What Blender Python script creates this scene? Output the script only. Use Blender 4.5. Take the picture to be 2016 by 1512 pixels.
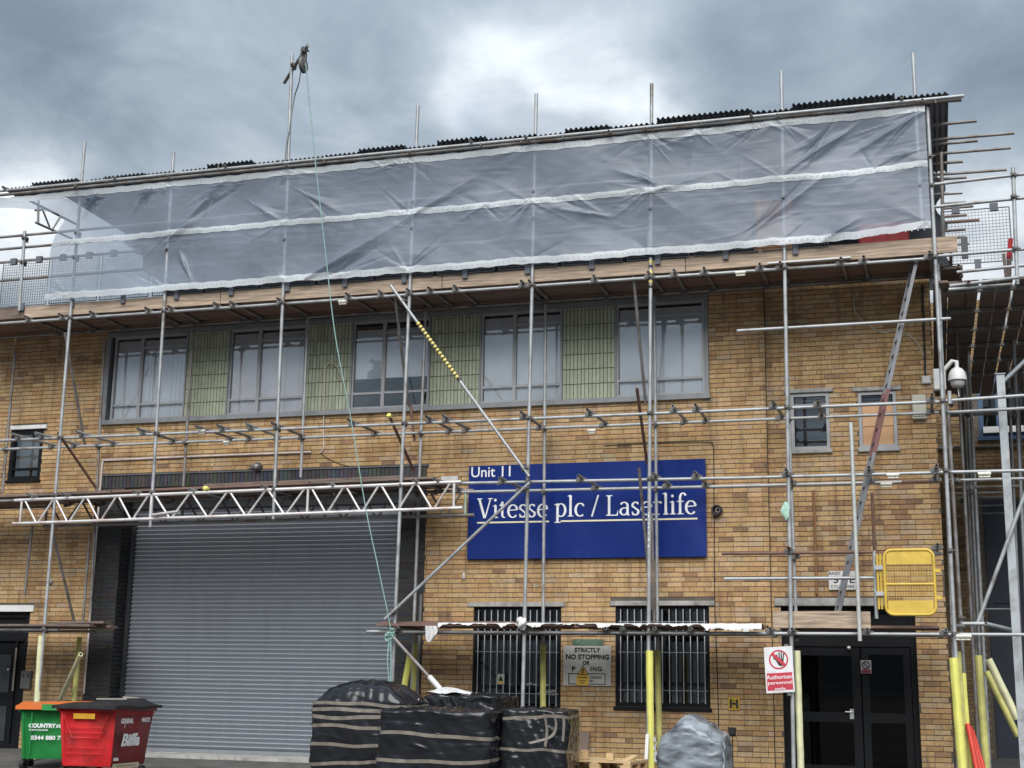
import bpy, math, random
import numpy as np
from math import sin, cos, tan, pi, radians, sqrt, exp, atan2, hypot, floor
from mathutils import Vector, Matrix
random.seed(7); rng = np.random.default_rng(7)
for o in list(bpy.data.objects): bpy.data.objects.remove(o, do_unlink=True)
SC = bpy.context.scene; COL = SC.collection

# ---------------------------------------------------------------- camera
FPX = 2700.0; YAW, PITCH, ROLL = radians(-16.96), radians(12.41), radians(0.94)
CAM = Vector((0.0, -22.3, 1.27))
FW = Vector((sin(YAW)*cos(PITCH), cos(YAW)*cos(PITCH), sin(PITCH)))
_r0 = Vector((cos(YAW), -sin(YAW), 0)); _u0 = _r0.cross(FW)
RT = _r0*cos(ROLL) + _u0*sin(ROLL); UP = _u0*cos(ROLL) - _r0*sin(ROLL)
cd = bpy.data.cameras.new('camera'); cam = bpy.data.objects.new('camera', cd); COL.objects.link(cam)
cd.sensor_width = 36.0; cd.lens = FPX/2016*36; cd.clip_end = 3000
cam.matrix_world = Matrix(((RT.x, UP.x, -FW.x, CAM.x), (RT.y, UP.y, -FW.y, CAM.y), (RT.z, UP.z, -FW.z, CAM.z), (0, 0, 0, 1)))
SC.camera = cam

# ---------------------------------------------------------------- sky, sun, exposure
SUN_EL, SUN_AZ = radians(45), radians(170)      # broad bright zone of the overcast, high behind the photographer
world = bpy.data.worlds.new('World'); SC.world = world; world.use_nodes = True
def build_sky():
    nt = world.node_tree; N = nt.nodes; L = nt.links; N.clear()
    out = N.new('ShaderNodeOutputWorld'); bg = N.new('ShaderNodeBackground'); L.new(bg.outputs[0], out.inputs[0])
    tc = N.new('ShaderNodeTexCoord'); nrm = N.new('ShaderNodeVectorMath'); nrm.operation = 'NORMALIZE'
    L.new(tc.outputs['Generated'], nrm.inputs[0]); D = nrm.outputs[0]
    def math_(op, a, b=None, clamp=False):
        m = N.new('ShaderNodeMath'); m.operation = op; m.use_clamp = clamp
        for i, v in ((0, a), (1, b)):
            if v is None: continue
            if isinstance(v, (int, float)): m.inputs[i].default_value = v
            else: L.new(v, m.inputs[i])
        return m.outputs[0]
    def vmath(op, a, b):
        m = N.new('ShaderNodeVectorMath'); m.operation = op
        for i, v in ((0, a), (1, b)):
            if isinstance(v, (tuple, Vector)): m.inputs[i].default_value = tuple(v)
            else: L.new(v, m.inputs[i])
        return m
    def mixc(fac, a, b):
        m = N.new('ShaderNodeMix'); m.data_type = 'RGBA'
        if isinstance(fac, (int, float)): m.inputs[0].default_value = fac
        else: L.new(fac, m.inputs[0])
        for i, v in ((6, a), (7, b)):
            if isinstance(v, tuple): m.inputs[i].default_value = (*v, 1)
            else: L.new(v, m.inputs[i])
        return m.outputs[2]
    sep = N.new('ShaderNodeSeparateXYZ'); L.new(D, sep.inputs[0])
    zc = math_('MAXIMUM', sep.outputs[2], 0.0)
    den = math_('ADD', zc, 0.22)
    cmb = N.new('ShaderNodeCombineXYZ')
    L.new(math_('DIVIDE', sep.outputs[0], den), cmb.inputs[0]); L.new(math_('DIVIDE', sep.outputs[1], den), cmb.inputs[1])
    def noise(vec, scale, detail, rough, dist, w=0.0):
        n = N.new('ShaderNodeTexNoise'); n.noise_dimensions = '4D'; L.new(vec, n.inputs['Vector'])
        n.inputs['W'].default_value = w; n.inputs['Scale'].default_value = scale; n.inputs['Detail'].default_value = detail
        n.inputs['Roughness'].default_value = rough; n.inputs['Distortion'].default_value = dist
        return n
    n1 = noise(cmb.outputs[0], 1.5, 4.0, 0.55, 0.6, 3.1)
    n2 = noise(cmb.outputs[0], 4.6, 6.0, 0.58, 0.5, 9.4)
    # warp directions a little so the bright breaks get ragged edges
    nw = noise(D, 7.0, 5.0, 0.55, 0.4, 1.7)
    wv = vmath('SUBTRACT', nw.outputs['Color'], (0.5, 0.5, 0.5)); ws = vmath('SCALE', wv.outputs[0], (0, 0, 0)); ws.inputs['Scale'].default_value = 0.17
    DW = vmath('ADD', D, ws.outputs[0]); DWn = N.new('ShaderNodeVectorMath'); DWn.operation = 'NORMALIZE'; L.new(DW.outputs[0], DWn.inputs[0])
    def lobe(px, py, sharp):
        d = (FW + RT*((px-1008)/FPX) - UP*((py-756)/FPX)).normalized()
        dt = vmath('DOT_PRODUCT', DWn.outputs[0], d).outputs['Value']
        return math_('POWER', math_('MAXIMUM', dt, 0.0), sharp)
    base = math_('ADD', math_('MULTIPLY', n1.outputs[0], 0.95), math_('MULTIPLY', n2.outputs[0], 0.78))
    dens = math_('SUBTRACT', base, 0.57)             # ~0.1 .. 0.6
    for px, py, sh, amp in ((1130, 150, 60, .15), (1040, 90, 1500, .15), (1245, 205, 1900, .30), (1180, 80, 2000, .10), (1130, 240, 3000, .10), (900, 110, 2000, .12),
                            (880, 260, 2500, .13), (20, 440, 380, .62), (730, 160, 700, -.13), (560, 60, 900, -.05), (1960, 60, 420, -.14),
                            (1500, 60, 900, -.06), (30, 60, 500, -.16), (260, 240, 800, -.07), (1960, 470, 420, .45)):
        dens = math_('ADD', dens, math_('MULTIPLY', lobe(px, py, sh), amp))
    ramp = N.new('ShaderNodeValToRGB'); L.new(dens, ramp.inputs[0])
    e = ramp.color_ramp.elements; e[0].position = 0.06; e[0].color = (.155, .188, .220, 1); e[1].position = 0.92; e[1].color = (.93, .935, .93, 1)
    for p_, c_ in ((.20, (.205, .246, .285)), (.36, (.29, .335, .372)), (.52, (.41, .448, .475)), (.70, (.64, .66, .67))):
        k = e.new(p_); k.color = (*c_, 1)
    sky = N.new('ShaderNodeTexSky'); sky.sky_type = 'NISHITA'; sky.sun_disc = False
    sky.sun_elevation = SUN_EL; sky.sun_rotation = SUN_AZ; sky.air_density = 1.0; sky.dust_density = 2.0
    skys = vmath('SCALE', sky.outputs[0], (0, 0, 0)); skys.inputs['Scale'].default_value = 0.10
    gap = math_('MULTIPLY', lobe(930, 275, 9000), 0.22, True)
    cover = math_('SUBTRACT', 0.96, gap, True)
    c = mixc(cover, skys.outputs[0], ramp.outputs[0])
    # overcast luminance rises towards the zenith (CIE overcast law)
    gain = math_('ADD', math_('MULTIPLY', zc, 1.30), 0.34)
    ct = vmath('MULTIPLY', c, (.94, .975, 1.02)); sc_ = vmath('SCALE', ct.outputs[0], (0, 0, 0)); L.new(gain, sc_.inputs['Scale'])
    L.new(sc_.outputs[0], bg.inputs[0]); bg.inputs[1].default_value = 0.61
build_sky()
world.cycles.sampling_method = 'MANUAL'; world.cycles.sample_map_resolution = 256
sl = bpy.data.lights.new('sun', 'SUN'); sun = bpy.data.objects.new('sun', sl); COL.objects.link(sun)
sl.energy = 1.5; sl.angle = radians(55); sl.color = (1.0, 0.97, 0.93)
_sd = Vector((sin(SUN_AZ)*cos(SUN_EL), cos(SUN_AZ)*cos(SUN_EL), sin(SUN_EL)))
sun.rotation_euler = _sd.to_track_quat('Z', 'Y').to_euler()
SC.view_settings.view_transform = 'Standard'; SC.view_settings.look = 'None'; SC.view_settings.gamma = 1.0
SC.view_settings.use_curve_mapping = False; SC.view_settings.exposure = 1.58
SC.render.engine = 'CYCLES'; SC.cycles.max_bounces = 6; SC.cycles.transparent_max_bounces = 10

# ---------------------------------------------------------------- helpers
def ray(px, py): return FW + RT*((px-1008)/FPX) - UP*((py-756)/FPX)
def at(px, py, Y=0.0):
    d = ray(px, py); return CAM + d*((Y-CAM.y)/d.y)
def atz(px, py, z):
    d = ray(px, py); return CAM + d*((z-CAM.z)/d.z)
def X(px, py, Y=0.0): return at(px, py, Y).x
def Z(px, py, Y=0.0): return at(px, py, Y).z
WL = {}
def wl(o): return WL.get(o.name, Vector((0, 0, 0))) if o else Vector((0, 0, 0))
def tag(o, label=None, cat=None, group=None, kind=None):
    if label: o['label'] = label
    if cat: o['category'] = cat
    if group: o['group'] = group
    if kind: o['kind'] = kind
    return o
def thing(name, loc, label, cat, group=None):
    o = bpy.data.objects.new(name, None); COL.objects.link(o); o.location = loc; o.empty_display_size = .2
    WL[o.name] = Vector(loc); return tag(o, label, cat, group)
def put(name, mesh, parent, pos, rot=None, scale=None):
    o = bpy.data.objects.new(name, mesh); COL.objects.link(o); pos = Vector(pos)
    if parent: o.parent = parent
    o.location = pos - wl(parent)
    if rot: o.rotation_euler = rot
    if scale: o.scale = scale
    WL[o.name] = pos; return o
class MB:
    def __init__(s): s.v = []; s.f = []; s.c = []; s.col = None; s.sm = []; s.smooth = False
    def add(s, vs, fs):
        n = len(s.v); s.v += [tuple(p) for p in vs]
        for f in fs: s.f.append(tuple(n+i for i in f)); s.c.append(s.col); s.sm.append(s.smooth)
    def box(s, x0, x1, y0, y1, z0, z1):
        s.add([(x0,y0,z0),(x1,y0,z0),(x1,y1,z0),(x0,y1,z0),(x0,y0,z1),(x1,y0,z1),(x1,y1,z1),(x0,y1,z1)],
              [(0,3,2,1),(4,5,6,7),(0,1,5,4),(1,2,6,5),(2,3,7,6),(3,0,4,7)])
    def bevbox(s, x0, x1, y0, y1, z0, z1, b):
        # box whose front (low y) face is chamfered
        s.add([(x0+b,y0,z0+b),(x1-b,y0,z0+b),(x1-b,y0,z1-b),(x0+b,y0,z1-b),(x0,y0+b,z0),(x1,y0+b,z0),(x1,y0+b,z1),(x0,y0+b,z1),
               (x0,y1,z0),(x1,y1,z0),(x1,y1,z1),(x0,y1,z1)],
              [(0,1,2,3),(4,5,1,0),(5,6,2,1),(6,7,3,2),(7,4,0,3),(8,9,5,4),(9,10,6,5),(10,11,7,6),(11,8,4,7)])
    def beam(s, p0, p1, w, h, up=(0,0,1)):
        p0, p1 = Vector(p0), Vector(p1); d = (p1-p0).normalized(); u = Vector(up); r = d.cross(u)
        if r.length < 1e-4: r = d.cross(Vector((1,0,0)))
        r.normalize(); u = r.cross(d).normalized(); r *= w/2; u *= h/2
        vs = [p0-r-u, p0+r-u, p0+r+u, p0-r+u, p1-r-u, p1+r-u, p1+r+u, p1-r+u]
        s.add(vs, [(0,1,2,3),(7,6,5,4),(0,4,5,1),(1,5,6,2),(2,6,7,3),(3,7,4,0)])
    def tube(s, p0, p1, r, n=10, r1=None, cap=True, bore=False):
        p0, p1 = Vector(p0), Vector(p1); d = (p1-p0).normalized(); a = Vector((0,0,1)) if abs(d.z) < .9 else Vector((1,0,0))
        u = d.cross(a).normalized(); w = d.cross(u); r1 = r if r1 is None else r1; vs = []
        for q, rr in ((p0, r), (p1, r1)):
            for k in range(n): t = 2*pi*k/n; vs.append(q + u*(rr*cos(t)) + w*(rr*sin(t)))
        fs = [(k, k+n, (k+1)%n+n, (k+1)%n) for k in range(n)]
        s.smooth = True; s.add(vs, fs); s.smooth = False
        if cap and not bore: s.add(vs, [tuple(range(n)), tuple(reversed(range(n, 2*n)))])
        if bore:
            for q, sg in ((p0, 1), (p1, -1)):
                vv = []
                for rr, off in ((r, 0), (r*.78, 0), (r*.78, .09)):
                    for k in range(n): t = 2*pi*k/n; vv.append(q + d*(off*sg) + u*(rr*cos(t)) + w*(rr*sin(t)))
                ff = []
                for k in range(n):
                    k2 = (k+1)%n; ff += [(k, k2, n+k2, n+k), (n+k, n+k2, 2*n+k2, 2*n+k)]
                ff.append(tuple(range(2*n, 3*n))); s.add(vv, ff)
    def path(s, pts, r, n=8, closed=False):
        pts = [Vector(p) for p in pts]; m = len(pts); vs = []; pu = None
        for i in range(m):
            a = pts[max(i-1, 0)]; b = pts[min(i+1, m-1)]; d = (b-a).normalized()
            if pu is None:
                h = Vector((0,0,1)) if abs(d.z) < .9 else Vector((1,0,0)); u = d.cross(h).normalized()
            else:
                u = (pu - d*pu.dot(d)).normalized()
            pu = u; w = d.cross(u); rr = r[i] if isinstance(r, (list, tuple)) else r
            for k in range(n): t = 2*pi*k/n; vs.append(pts[i] + u*(rr*cos(t)) + w*(rr*sin(t)))
        fs = [(i*n+k, i*n+(k+1)%n, (i+1)*n+(k+1)%n, (i+1)*n+k) for i in range(m-1) for k in range(n)]
        s.smooth = True; s.add(vs, fs); s.smooth = False
        s.add(vs, [tuple(reversed(range(n))), tuple(range((m-1)*n, m*n))])
    def grid(s, P, flip=False):
        # P[i][j] -> point; smooth grid
        a = len(P); b = len(P[0]); vs = [p for row in P for p in row]
        fs = [(i*b+j, i*b+j+1, (i+1)*b+j+1, (i+1)*b+j) if flip else (i*b+j, (i+1)*b+j, (i+1)*b+j+1, i*b+j+1) for i in range(a-1) for j in range(b-1)]
        s.smooth = True; s.add(vs, fs); s.smooth = False
    def lathe(s, c, prof, n=20, axis='z'):
        c = Vector(c); P = []
        for r, h in prof:
            row = []
            for k in range(n+1):
                t = 2*pi*k/n; v = Vector((r*cos(t), r*sin(t), h))
                if axis == 'y': v = Vector((v.x, h, v.y))
                if axis == 'x': v = Vector((h, v.x, v.y))
                row.append(c+v)
            P.append(row)
        s.grid(P, flip=(axis == 'y'))
    def mesh(s, name, mat, off=Vector((0,0,0))):
        me = bpy.data.meshes.new(name); ox, oy, oz = off
        me.from_pydata([(a-ox, b-oy, c-oz) for a, b, c in s.v], [], s.f)
        if any(c is not None for c in s.c):
            at_ = me.color_attributes.new('tint', 'FLOAT_COLOR', 'CORNER'); buf = []
            for f, c in zip(s.f, s.c): buf += list((*(c or (1,1,1)), 1))*len(f)
            at_.data.foreach_set('color', buf)
        me.polygons.foreach_set('use_smooth', s.sm)
        me.materials.append(mat); me.update(); return me
    def build(s, name, mat, parent=None, origin=None):
        if origin is None:
            if parent: origin = wl(parent)
            else:
                A = np.array(s.v); origin = Vector(((A[:,0].min()+A[:,0].max())/2, (A[:,1].min()+A[:,1].max())/2, A[:,2].min()))
        origin = Vector(origin); return put(name, s.mesh(name, mat, origin), parent, origin)

# ---------------------------------------------------------------- materials
MATS = {}
def mat(name, col, rough=.6, metal=0.0, var=.15, vscale=6.0, bump=0.0, bscale=40.0, tint=False, spec=.5, col2=None, c2scale=2.0, c2lo=.5, c2hi=.65, coat=0.0, stretch=None, streak=0.0, alpha=None):
    if name in MATS: return MATS[name]
    m = bpy.data.materials.new(name); m.use_nodes = True; nt = m.node_tree; N = nt.nodes; L = nt.links
    b = N['Principled BSDF']; b.inputs['Roughness'].default_value = rough; b.inputs['Metallic'].default_value = metal
    b.inputs['Specular IOR Level'].default_value = spec; b.inputs['Coat Weight'].default_value = coat
    tc = N.new('ShaderNodeTexCoord'); src = tc.outputs['Object']
    geo = N.new('ShaderNodeNewGeometry'); src = geo.outputs['Position']
    if stretch:
        mp = N.new('ShaderNodeMapping'); mp.inputs['Scale'].default_value = stretch; L.new(src, mp.inputs[0]); src = mp.outputs[0]
    rgb = N.new('ShaderNodeRGB'); rgb.outputs[0].default_value = (*col, 1); cur = rgb.outputs[0]
    if tint:
        a = N.new('ShaderNodeVertexColor'); a.layer_name = 'tint'; cur = a.outputs[0]
    def noise(sc, det=4):
        n = N.new('ShaderNodeTexNoise'); n.inputs['Scale'].default_value = sc; n.inputs['Detail'].default_value = det; n.inputs['Roughness'].default_value = .6
        L.new(src, n.inputs['Vector']); return n
    if col2:
        n = noise(c2scale, 6); r = N.new('ShaderNodeMapRange'); r.inputs[1].default_value = c2lo; r.inputs[2].default_value = c2hi
        L.new(n.outputs[0], r.inputs[0]); mx = N.new('ShaderNodeMix'); mx.data_type = 'RGBA'; L.new(r.outputs[0], mx.inputs[0]); L.new(cur, mx.inputs[6]); mx.inputs[7].default_value = (*col2, 1); cur = mx.outputs[2]
    if streak > 0:
        mp2 = N.new('ShaderNodeMapping'); mp2.inputs['Scale'].default_value = (3.2, 3.2, .38); L.new(geo.outputs['Position'], mp2.inputs[0])
        ns = N.new('ShaderNodeTexNoise'); ns.inputs['Scale'].default_value = 1.6; ns.inputs['Detail'].default_value = 5; ns.inputs['Roughness'].default_value = .62; L.new(mp2.outputs[0], ns.inputs['Vector'])
        rs2 = N.new('ShaderNodeMapRange'); rs2.inputs[1].default_value = .50; rs2.inputs[2].default_value = .72; rs2.inputs[3].default_value = 1.0; rs2.inputs[4].default_value = 1-streak; L.new(ns.outputs[0], rs2.inputs[0])
        vs2 = N.new('ShaderNodeVectorMath'); vs2.operation = 'SCALE'; L.new(cur, vs2.inputs[0]); L.new(rs2.outputs[0], vs2.inputs['Scale']); cur = vs2.outputs[0]
    if var > 0:
        n = noise(vscale); r = N.new('ShaderNodeMapRange'); r.inputs[1].default_value = .3; r.inputs[2].default_value = .7; r.inputs[3].default_value = 1-var; r.inputs[4].default_value = 1+var
        L.new(n.outputs[0], r.inputs[0]); vm = N.new('ShaderNodeVectorMath'); vm.operation = 'SCALE'; L.new(cur, vm.inputs[0]); L.new(r.outputs[0], vm.inputs['Scale']); cur = vm.outputs[0]
        r2 = N.new('ShaderNodeMapRange'); r2.inputs[1].default_value = .3; r2.inputs[2].default_value = .7; r2.inputs[3].default_value = max(rough-.1, .03); r2.inputs[4].default_value = min(rough+.12, 1)
        L.new(n.outputs[0], r2.inputs[0]); L.new(r2.outputs[0], b.inputs['Roughness'])
    L.new(cur, b.inputs['Base Color'])
    if bump > 0:
        n = noise(bscale, 5); bp = N.new('ShaderNodeBump'); bp.inputs['Strength'].default_value = bump; bp.inputs['Distance'].default_value = .02
        L.new(n.outputs[0], bp.inputs['Height']); L.new(bp.outputs[0], b.inputs['Normal'])
    if alpha is not None: b.inputs['Alpha'].default_value = alpha
    MATS[name] = m; return m
GALV = mat('galvanised_tube', (.36,.375,.385), .48, .35, .22, 5, .05, 60, col2=(.20,.185,.165), c2scale=2.3, c2lo=.58, c2hi=.72)
GALVD = mat('weathered_tube', (.225,.22,.215), .55, .3, .3, 4, .06, 60, col2=(.16,.115,.085), c2scale=3, c2lo=.5, c2hi=.66)
RUST = mat('rusty_tube', (.17,.10,.075), .7, .15, .3, 6, .1, 80)
ALU = mat('aluminium_beam', (.66,.64,.63), .42, .45, .15, 4, .03, 60, col2=(.50,.36,.32), c2scale=1.6, c2lo=.56, c2hi=.7)
GREENTUBE = mat('green_painted_tube', (.34,.42,.33), .5, .1, .2, 6)
COUP = mat('coupler_steel', (.15,.145,.14), .6, .4, .35, 9, .1, 80)
WOODF = mat('toe_board_wood', (.41,.315,.235), .85, 0, .35, 3.5, .25, 30, stretch=(.8,10,16), col2=(.15,.115,.09), c2scale=1.7, c2lo=.48, c2hi=.72)
WOODG = mat('weathered_board', (.165,.125,.105), .85, 0, .35, 3, .25, 30, stretch=(1.2,12,14), col2=(.10,.075,.065), c2scale=2)
WOODR = mat('red_brown_board', (.17,.105,.085), .8, 0, .3, 3, .2, 30, stretch=(1.2,12,14))
PALW = mat('pallet_wood', (.52,.37,.20), .75, 0, .2, 5, .2, 40, stretch=(2,8,8))
MORTAR = mat('dark_mortar', (.105,.09,.075), .95, 0, .25, 8, .3, 90)
BRICK = mat('stock_brick', (.4,.27,.12), .88, 0, .16, 22, .35, 120, tint=True, spec=.3, col2=(.15,.11,.08), c2scale=.6, c2lo=.56, c2hi=.90, streak=.42)
CONC = mat('concrete_lintel', (.36,.355,.335), .9, 0, .25, 7, .25, 60, col2=(.19,.185,.175), c2scale=3, streak=.4)
WHITEP = mat('white_paint', (.74,.74,.73), .5, 0, .08, 8)
FRAMEG = mat('grey_window_frame', (.23,.24,.255), .5, .1, .12, 6)
FRAMEL = mat('light_grey_frame', (.33,.34,.355), .5, .1, .12, 6)
BLACKF = mat('black_frame', (.007,.008,.010), .6, 0, .2, 7, spec=.2)
BLACKP = mat('black_paint', (.018,.02,.024), .6, 0, .3, 4, .15, 60)
SHUT = mat('shutter_steel', (.30,.325,.36), .44, .5, 0, 2, streak=.10)
SIGNB = mat('blue_sign_face', (.009,.026,.165), .22, 0, .10, 1.2, spec=.35)
TXTW = mat('white_lettering', (.78,.80,.82), .5, 0, .04, 8)
CREAM = mat('cream_line', (.80,.74,.52), .5, 0, .04, 8)
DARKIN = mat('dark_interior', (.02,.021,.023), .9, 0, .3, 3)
BLIND = mat('white_blind', (.90,.93,.97), .8, 0, .06, 3)
BLINDD = mat('grey_blind', (.86,.84,.87), .8, 0, .08, 3)
TILE = mat('green_tile', (.225,.27,.175), .45, 0, .12, 9, tint=True)
GROUT = mat('tile_grout', (.07,.085,.06), .9, 0, .2, 9)
ORANGEB = mat('plywood_board', (.60,.36,.20), .75, 0, .1, 5)
ASPH = mat('asphalt', (.085,.083,.08), .9, 0, .3, 2.5, .5, 150, col2=(.10,.095,.085), c2scale=.7)
YELF = mat('yellow_foam', (.70,.68,.17), .7, 0, .1, 6, .1, 30)
YELFD = mat('dirty_yellow_foam', (.52,.50,.17), .75, 0, .25, 4, .1, 30)
YELM = mat('yellow_powder_coat', (.58,.40,.06), .45, 0, .12, 6)
REDP = mat('red_plastic', (.56,.016,.020), .42, 0, .15, 3, streak=.25, col2=(.27,.02,.018), c2scale=2)
GREENP = mat('green_plastic', (.020,.25,.06), .45, 0, .18, 3, streak=.25)
ORANGEP = mat('orange_plastic', (.62,.145,.025), .45, 0, .12, 3)
BLACKPL = mat('black_plastic', (.016,.016,.018), .5, 0, .2, 4)
CORR = mat('corrugated_steel', (.17,.19,.22), .55, .3, .3, 2)
WPLAST = mat('white_plastic', (.58,.58,.575), .45, 0, .08, 6)
CREAMPL = mat('cream_plastic', (.50,.50,.41), .5, 0, .1, 6)
ROPE = mat('green_rope', (.25,.40,.37), .8, 0, .2, 20)
WIRE = mat('mesh_wire', (.12,.125,.13), .5, .4, .2, 8)
BLUEF = mat('blue_frame', (.03,.07,.14), .5, 0, .1, 6)
STEELP = mat('grey_painted_steel', (.36,.39,.41), .5, .1, .14, 4, col2=(.26,.27,.28), c2scale=6)
def glass_mat(name, tintc, refl):
    m = bpy.data.materials.new(name); m.use_nodes = True; nt = m.node_tree; N = nt.nodes; L = nt.links; N.clear()
    o = N.new('ShaderNodeOutputMaterial'); mx = N.new('ShaderNodeMixShader'); t = N.new('ShaderNodeBsdfTransparent'); g = N.new('ShaderNodeBsdfGlossy')
    t.inputs[0].default_value = (*tintc, 1); g.inputs['Roughness'].default_value = .015
    fr = N.new('ShaderNodeFresnel'); fr.inputs[0].default_value = 1.5; ad = N.new('ShaderNodeMath'); ad.operation = 'ADD'; ad.inputs[1].default_value = refl; ad.use_clamp = True
    geo = N.new('ShaderNodeNewGeometry'); n = N.new('ShaderNodeTexNoise'); n.inputs['Scale'].default_value = 1.3; bp = N.new('ShaderNodeBump'); bp.inputs['Strength'].default_value = .12; bp.inputs['Distance'].default_value = .02
    L.new(geo.outputs['Position'], n.inputs['Vector']); L.new(n.outputs[0], bp.inputs['Height']); L.new(bp.outputs[0], g.inputs['Normal'])
    L.new(fr.outputs[0], ad.inputs[0]); L.new(ad.outputs[0], mx.inputs[0]); L.new(t.outputs[0], mx.inputs[1]); L.new(g.outputs[0], mx.inputs[2]); L.new(mx.outputs[0], o.inputs[0]); return m
GLASS = glass_mat('window_glass', (.98,.99,1.0), .16)
GLASSD = glass_mat('dark_window_glass', (.62,.66,.69), .05)
GLASSK = glass_mat('black_door_glass', (.35,.35,.35), -.02)
GLASSM = glass_mat('grey_window_glass', (.7,.72,.75), .16)
def sheet_mat(name, col, transp, glossy=.12, wr=0.0):
    m = bpy.data.materials.new(name); m.use_nodes = True; nt = m.node_tree; N = nt.nodes; L = nt.links; N.clear()
    o = N.new('ShaderNodeOutputMaterial'); t = N.new('ShaderNodeBsdfTransparent'); d = N.new('ShaderNodeBsdfDiffuse'); tr = N.new('ShaderNodeBsdfTranslucent'); g = N.new('ShaderNodeBsdfGlossy')
    geo = N.new('ShaderNodeNewGeometry'); n = N.new('ShaderNodeTexNoise'); n.inputs['Scale'].default_value = 1.1; n.inputs['Detail'].default_value = 5; L.new(geo.outputs['Position'], n.inputs['Vector'])
    r = N.new('ShaderNodeMapRange'); r.inputs[1].default_value = .3; r.inputs[2].default_value = .7; r.inputs[3].default_value = .85; r.inputs[4].default_value = 1.12; L.new(n.outputs[0], r.inputs[0])
    vm = N.new('ShaderNodeVectorMath'); vm.operation = 'SCALE'; vm.inputs[0].default_value = col; L.new(r.outputs[0], vm.inputs['Scale'])
    for q in (d, tr): L.new(vm.outputs[0], q.inputs[0])
    g.inputs['Roughness'].default_value = .33
    if wr:
        mp = N.new('ShaderNodeMapping'); mp.inputs['Rotation'].default_value = (0, radians(38), 0); mp.inputs['Scale'].default_value = (.9, 1, 3.2); L.new(geo.outputs['Position'], mp.inputs[0])
        n2 = N.new('ShaderNodeTexNoise'); n2.noise_type = 'RIDGED_MULTIFRACTAL'; n2.inputs['Scale'].default_value = 1.5; n2.inputs['Detail'].default_value = 6; n2.inputs['Distortion'].default_value = 1.0; L.new(mp.outputs[0], n2.inputs['Vector'])
        bp = N.new('ShaderNodeBump'); bp.inputs['Strength'].default_value = wr; bp.inputs['Distance'].default_value = .025; L.new(n2.outputs[0], bp.inputs['Height'])
        for q in (d, tr, g): L.new(bp.outputs[0], q.inputs['Normal'])
    m1 = N.new('ShaderNodeMixShader'); m1.inputs[0].default_value = .5; L.new(d.outputs[0], m1.inputs[1]); L.new(tr.outputs[0], m1.inputs[2])
    m2 = N.new('ShaderNodeMixShader'); m2.inputs[0].default_value = glossy; L.new(m1.outputs[0], m2.inputs[1]); L.new(g.outputs[0], m2.inputs[2])
    m3 = N.new('ShaderNodeMixShader'); m3.inputs[0].default_value = transp; L.new(m2.outputs[0], m3.inputs[1]); L.new(t.outputs[0], m3.inputs[2])
    L.new(m3.outputs[0], o.inputs[0]); return m
SHEET = sheet_mat('debris_sheeting', (.45,.53,.66), .40, .05, .35)
BAND = sheet_mat('sheeting_band', (.80,.85,.88), .08, .05)
def wrap_mat(name, col, rough, strength, scale, coat=0.0, stretch=(1,1,1), col2=None):
    m = mat(name, col, rough, 0, .2, 3, 0, coat=coat, col2=col2, c2scale=2.6, c2lo=.47, c2hi=.62, stretch=(1,1,3.0) if col2 else None); nt = m.node_tree; N = nt.nodes; L = nt.links; b = N['Principled BSDF']
    geo = N.new('ShaderNodeNewGeometry'); mp = N.new('ShaderNodeMapping'); mp.inputs['Scale'].default_value = stretch; L.new(geo.outputs['Position'], mp.inputs[0])
    n = N.new('ShaderNodeTexNoise'); n.noise_type = 'RIDGED_MULTIFRACTAL'; n.inputs['Scale'].default_value = scale; n.inputs['Detail'].default_value = 5; n.inputs['Distortion'].default_value = .8
    L.new(mp.outputs[0], n.inputs['Vector']); bp = N.new('ShaderNodeBump'); bp.inputs['Strength'].default_value = strength; bp.inputs['Distance'].default_value = .03
    L.new(n.outputs[0], bp.inputs['Height']); L.new(bp.outputs[0], b.inputs['Normal']); return m
WRAPB = wrap_mat('black_stretch_wrap', (.011,.012,.015), .17, .45, 2.6, 0, (1.0,1.0,3.0))
WRAPC = wrap_mat('clear_stretch_wrap', (.22,.25,.28), .30, .15, 2.4, .1, (1,1,2.0), col2=(.085,.095,.11))
TAPE = mat('brown_parcel_tape', (.185,.165,.14), .22, 0, .25, 8, .2, 30)
# ================================================================ GROUND
def gz(Y):
    if Y >= 0: return 0.0
    if Y > -2: return .075*Y
    if Y > -22: return -.15 - .0115*(-2-Y)
    return -.38
g = MB(); ys = [-260,-120,-60,-40,-30,-22,-18,-14,-10,-8,-6,-5,-4,-3,-2.5,-2,-1.5,-1,-.5,0,.45,3,20,120,300]; xs = [-260,-120,-60,-40,-30,-25,-20,-15,-10,-5,0,5,10,20,40,120,260]
g.grid([[(x, y, gz(y) + .008*sin(x*1.7)*cos(y*2.1)*(1 if y < -.6 else 0)) for x in xs] for y in ys], flip=True)
tag(g.build('ground', ASPH, None, (0,0,0)), kind='structure', label='dark worn asphalt yard sloping gently away from the building')
k = MB(); k.box(-14.6, -8.2, -.55, .42, -.2, .012); tag(k.build('shutter_threshold', CONC), kind='structure', label='low concrete threshold slab in front of the roller shutter')

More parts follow.
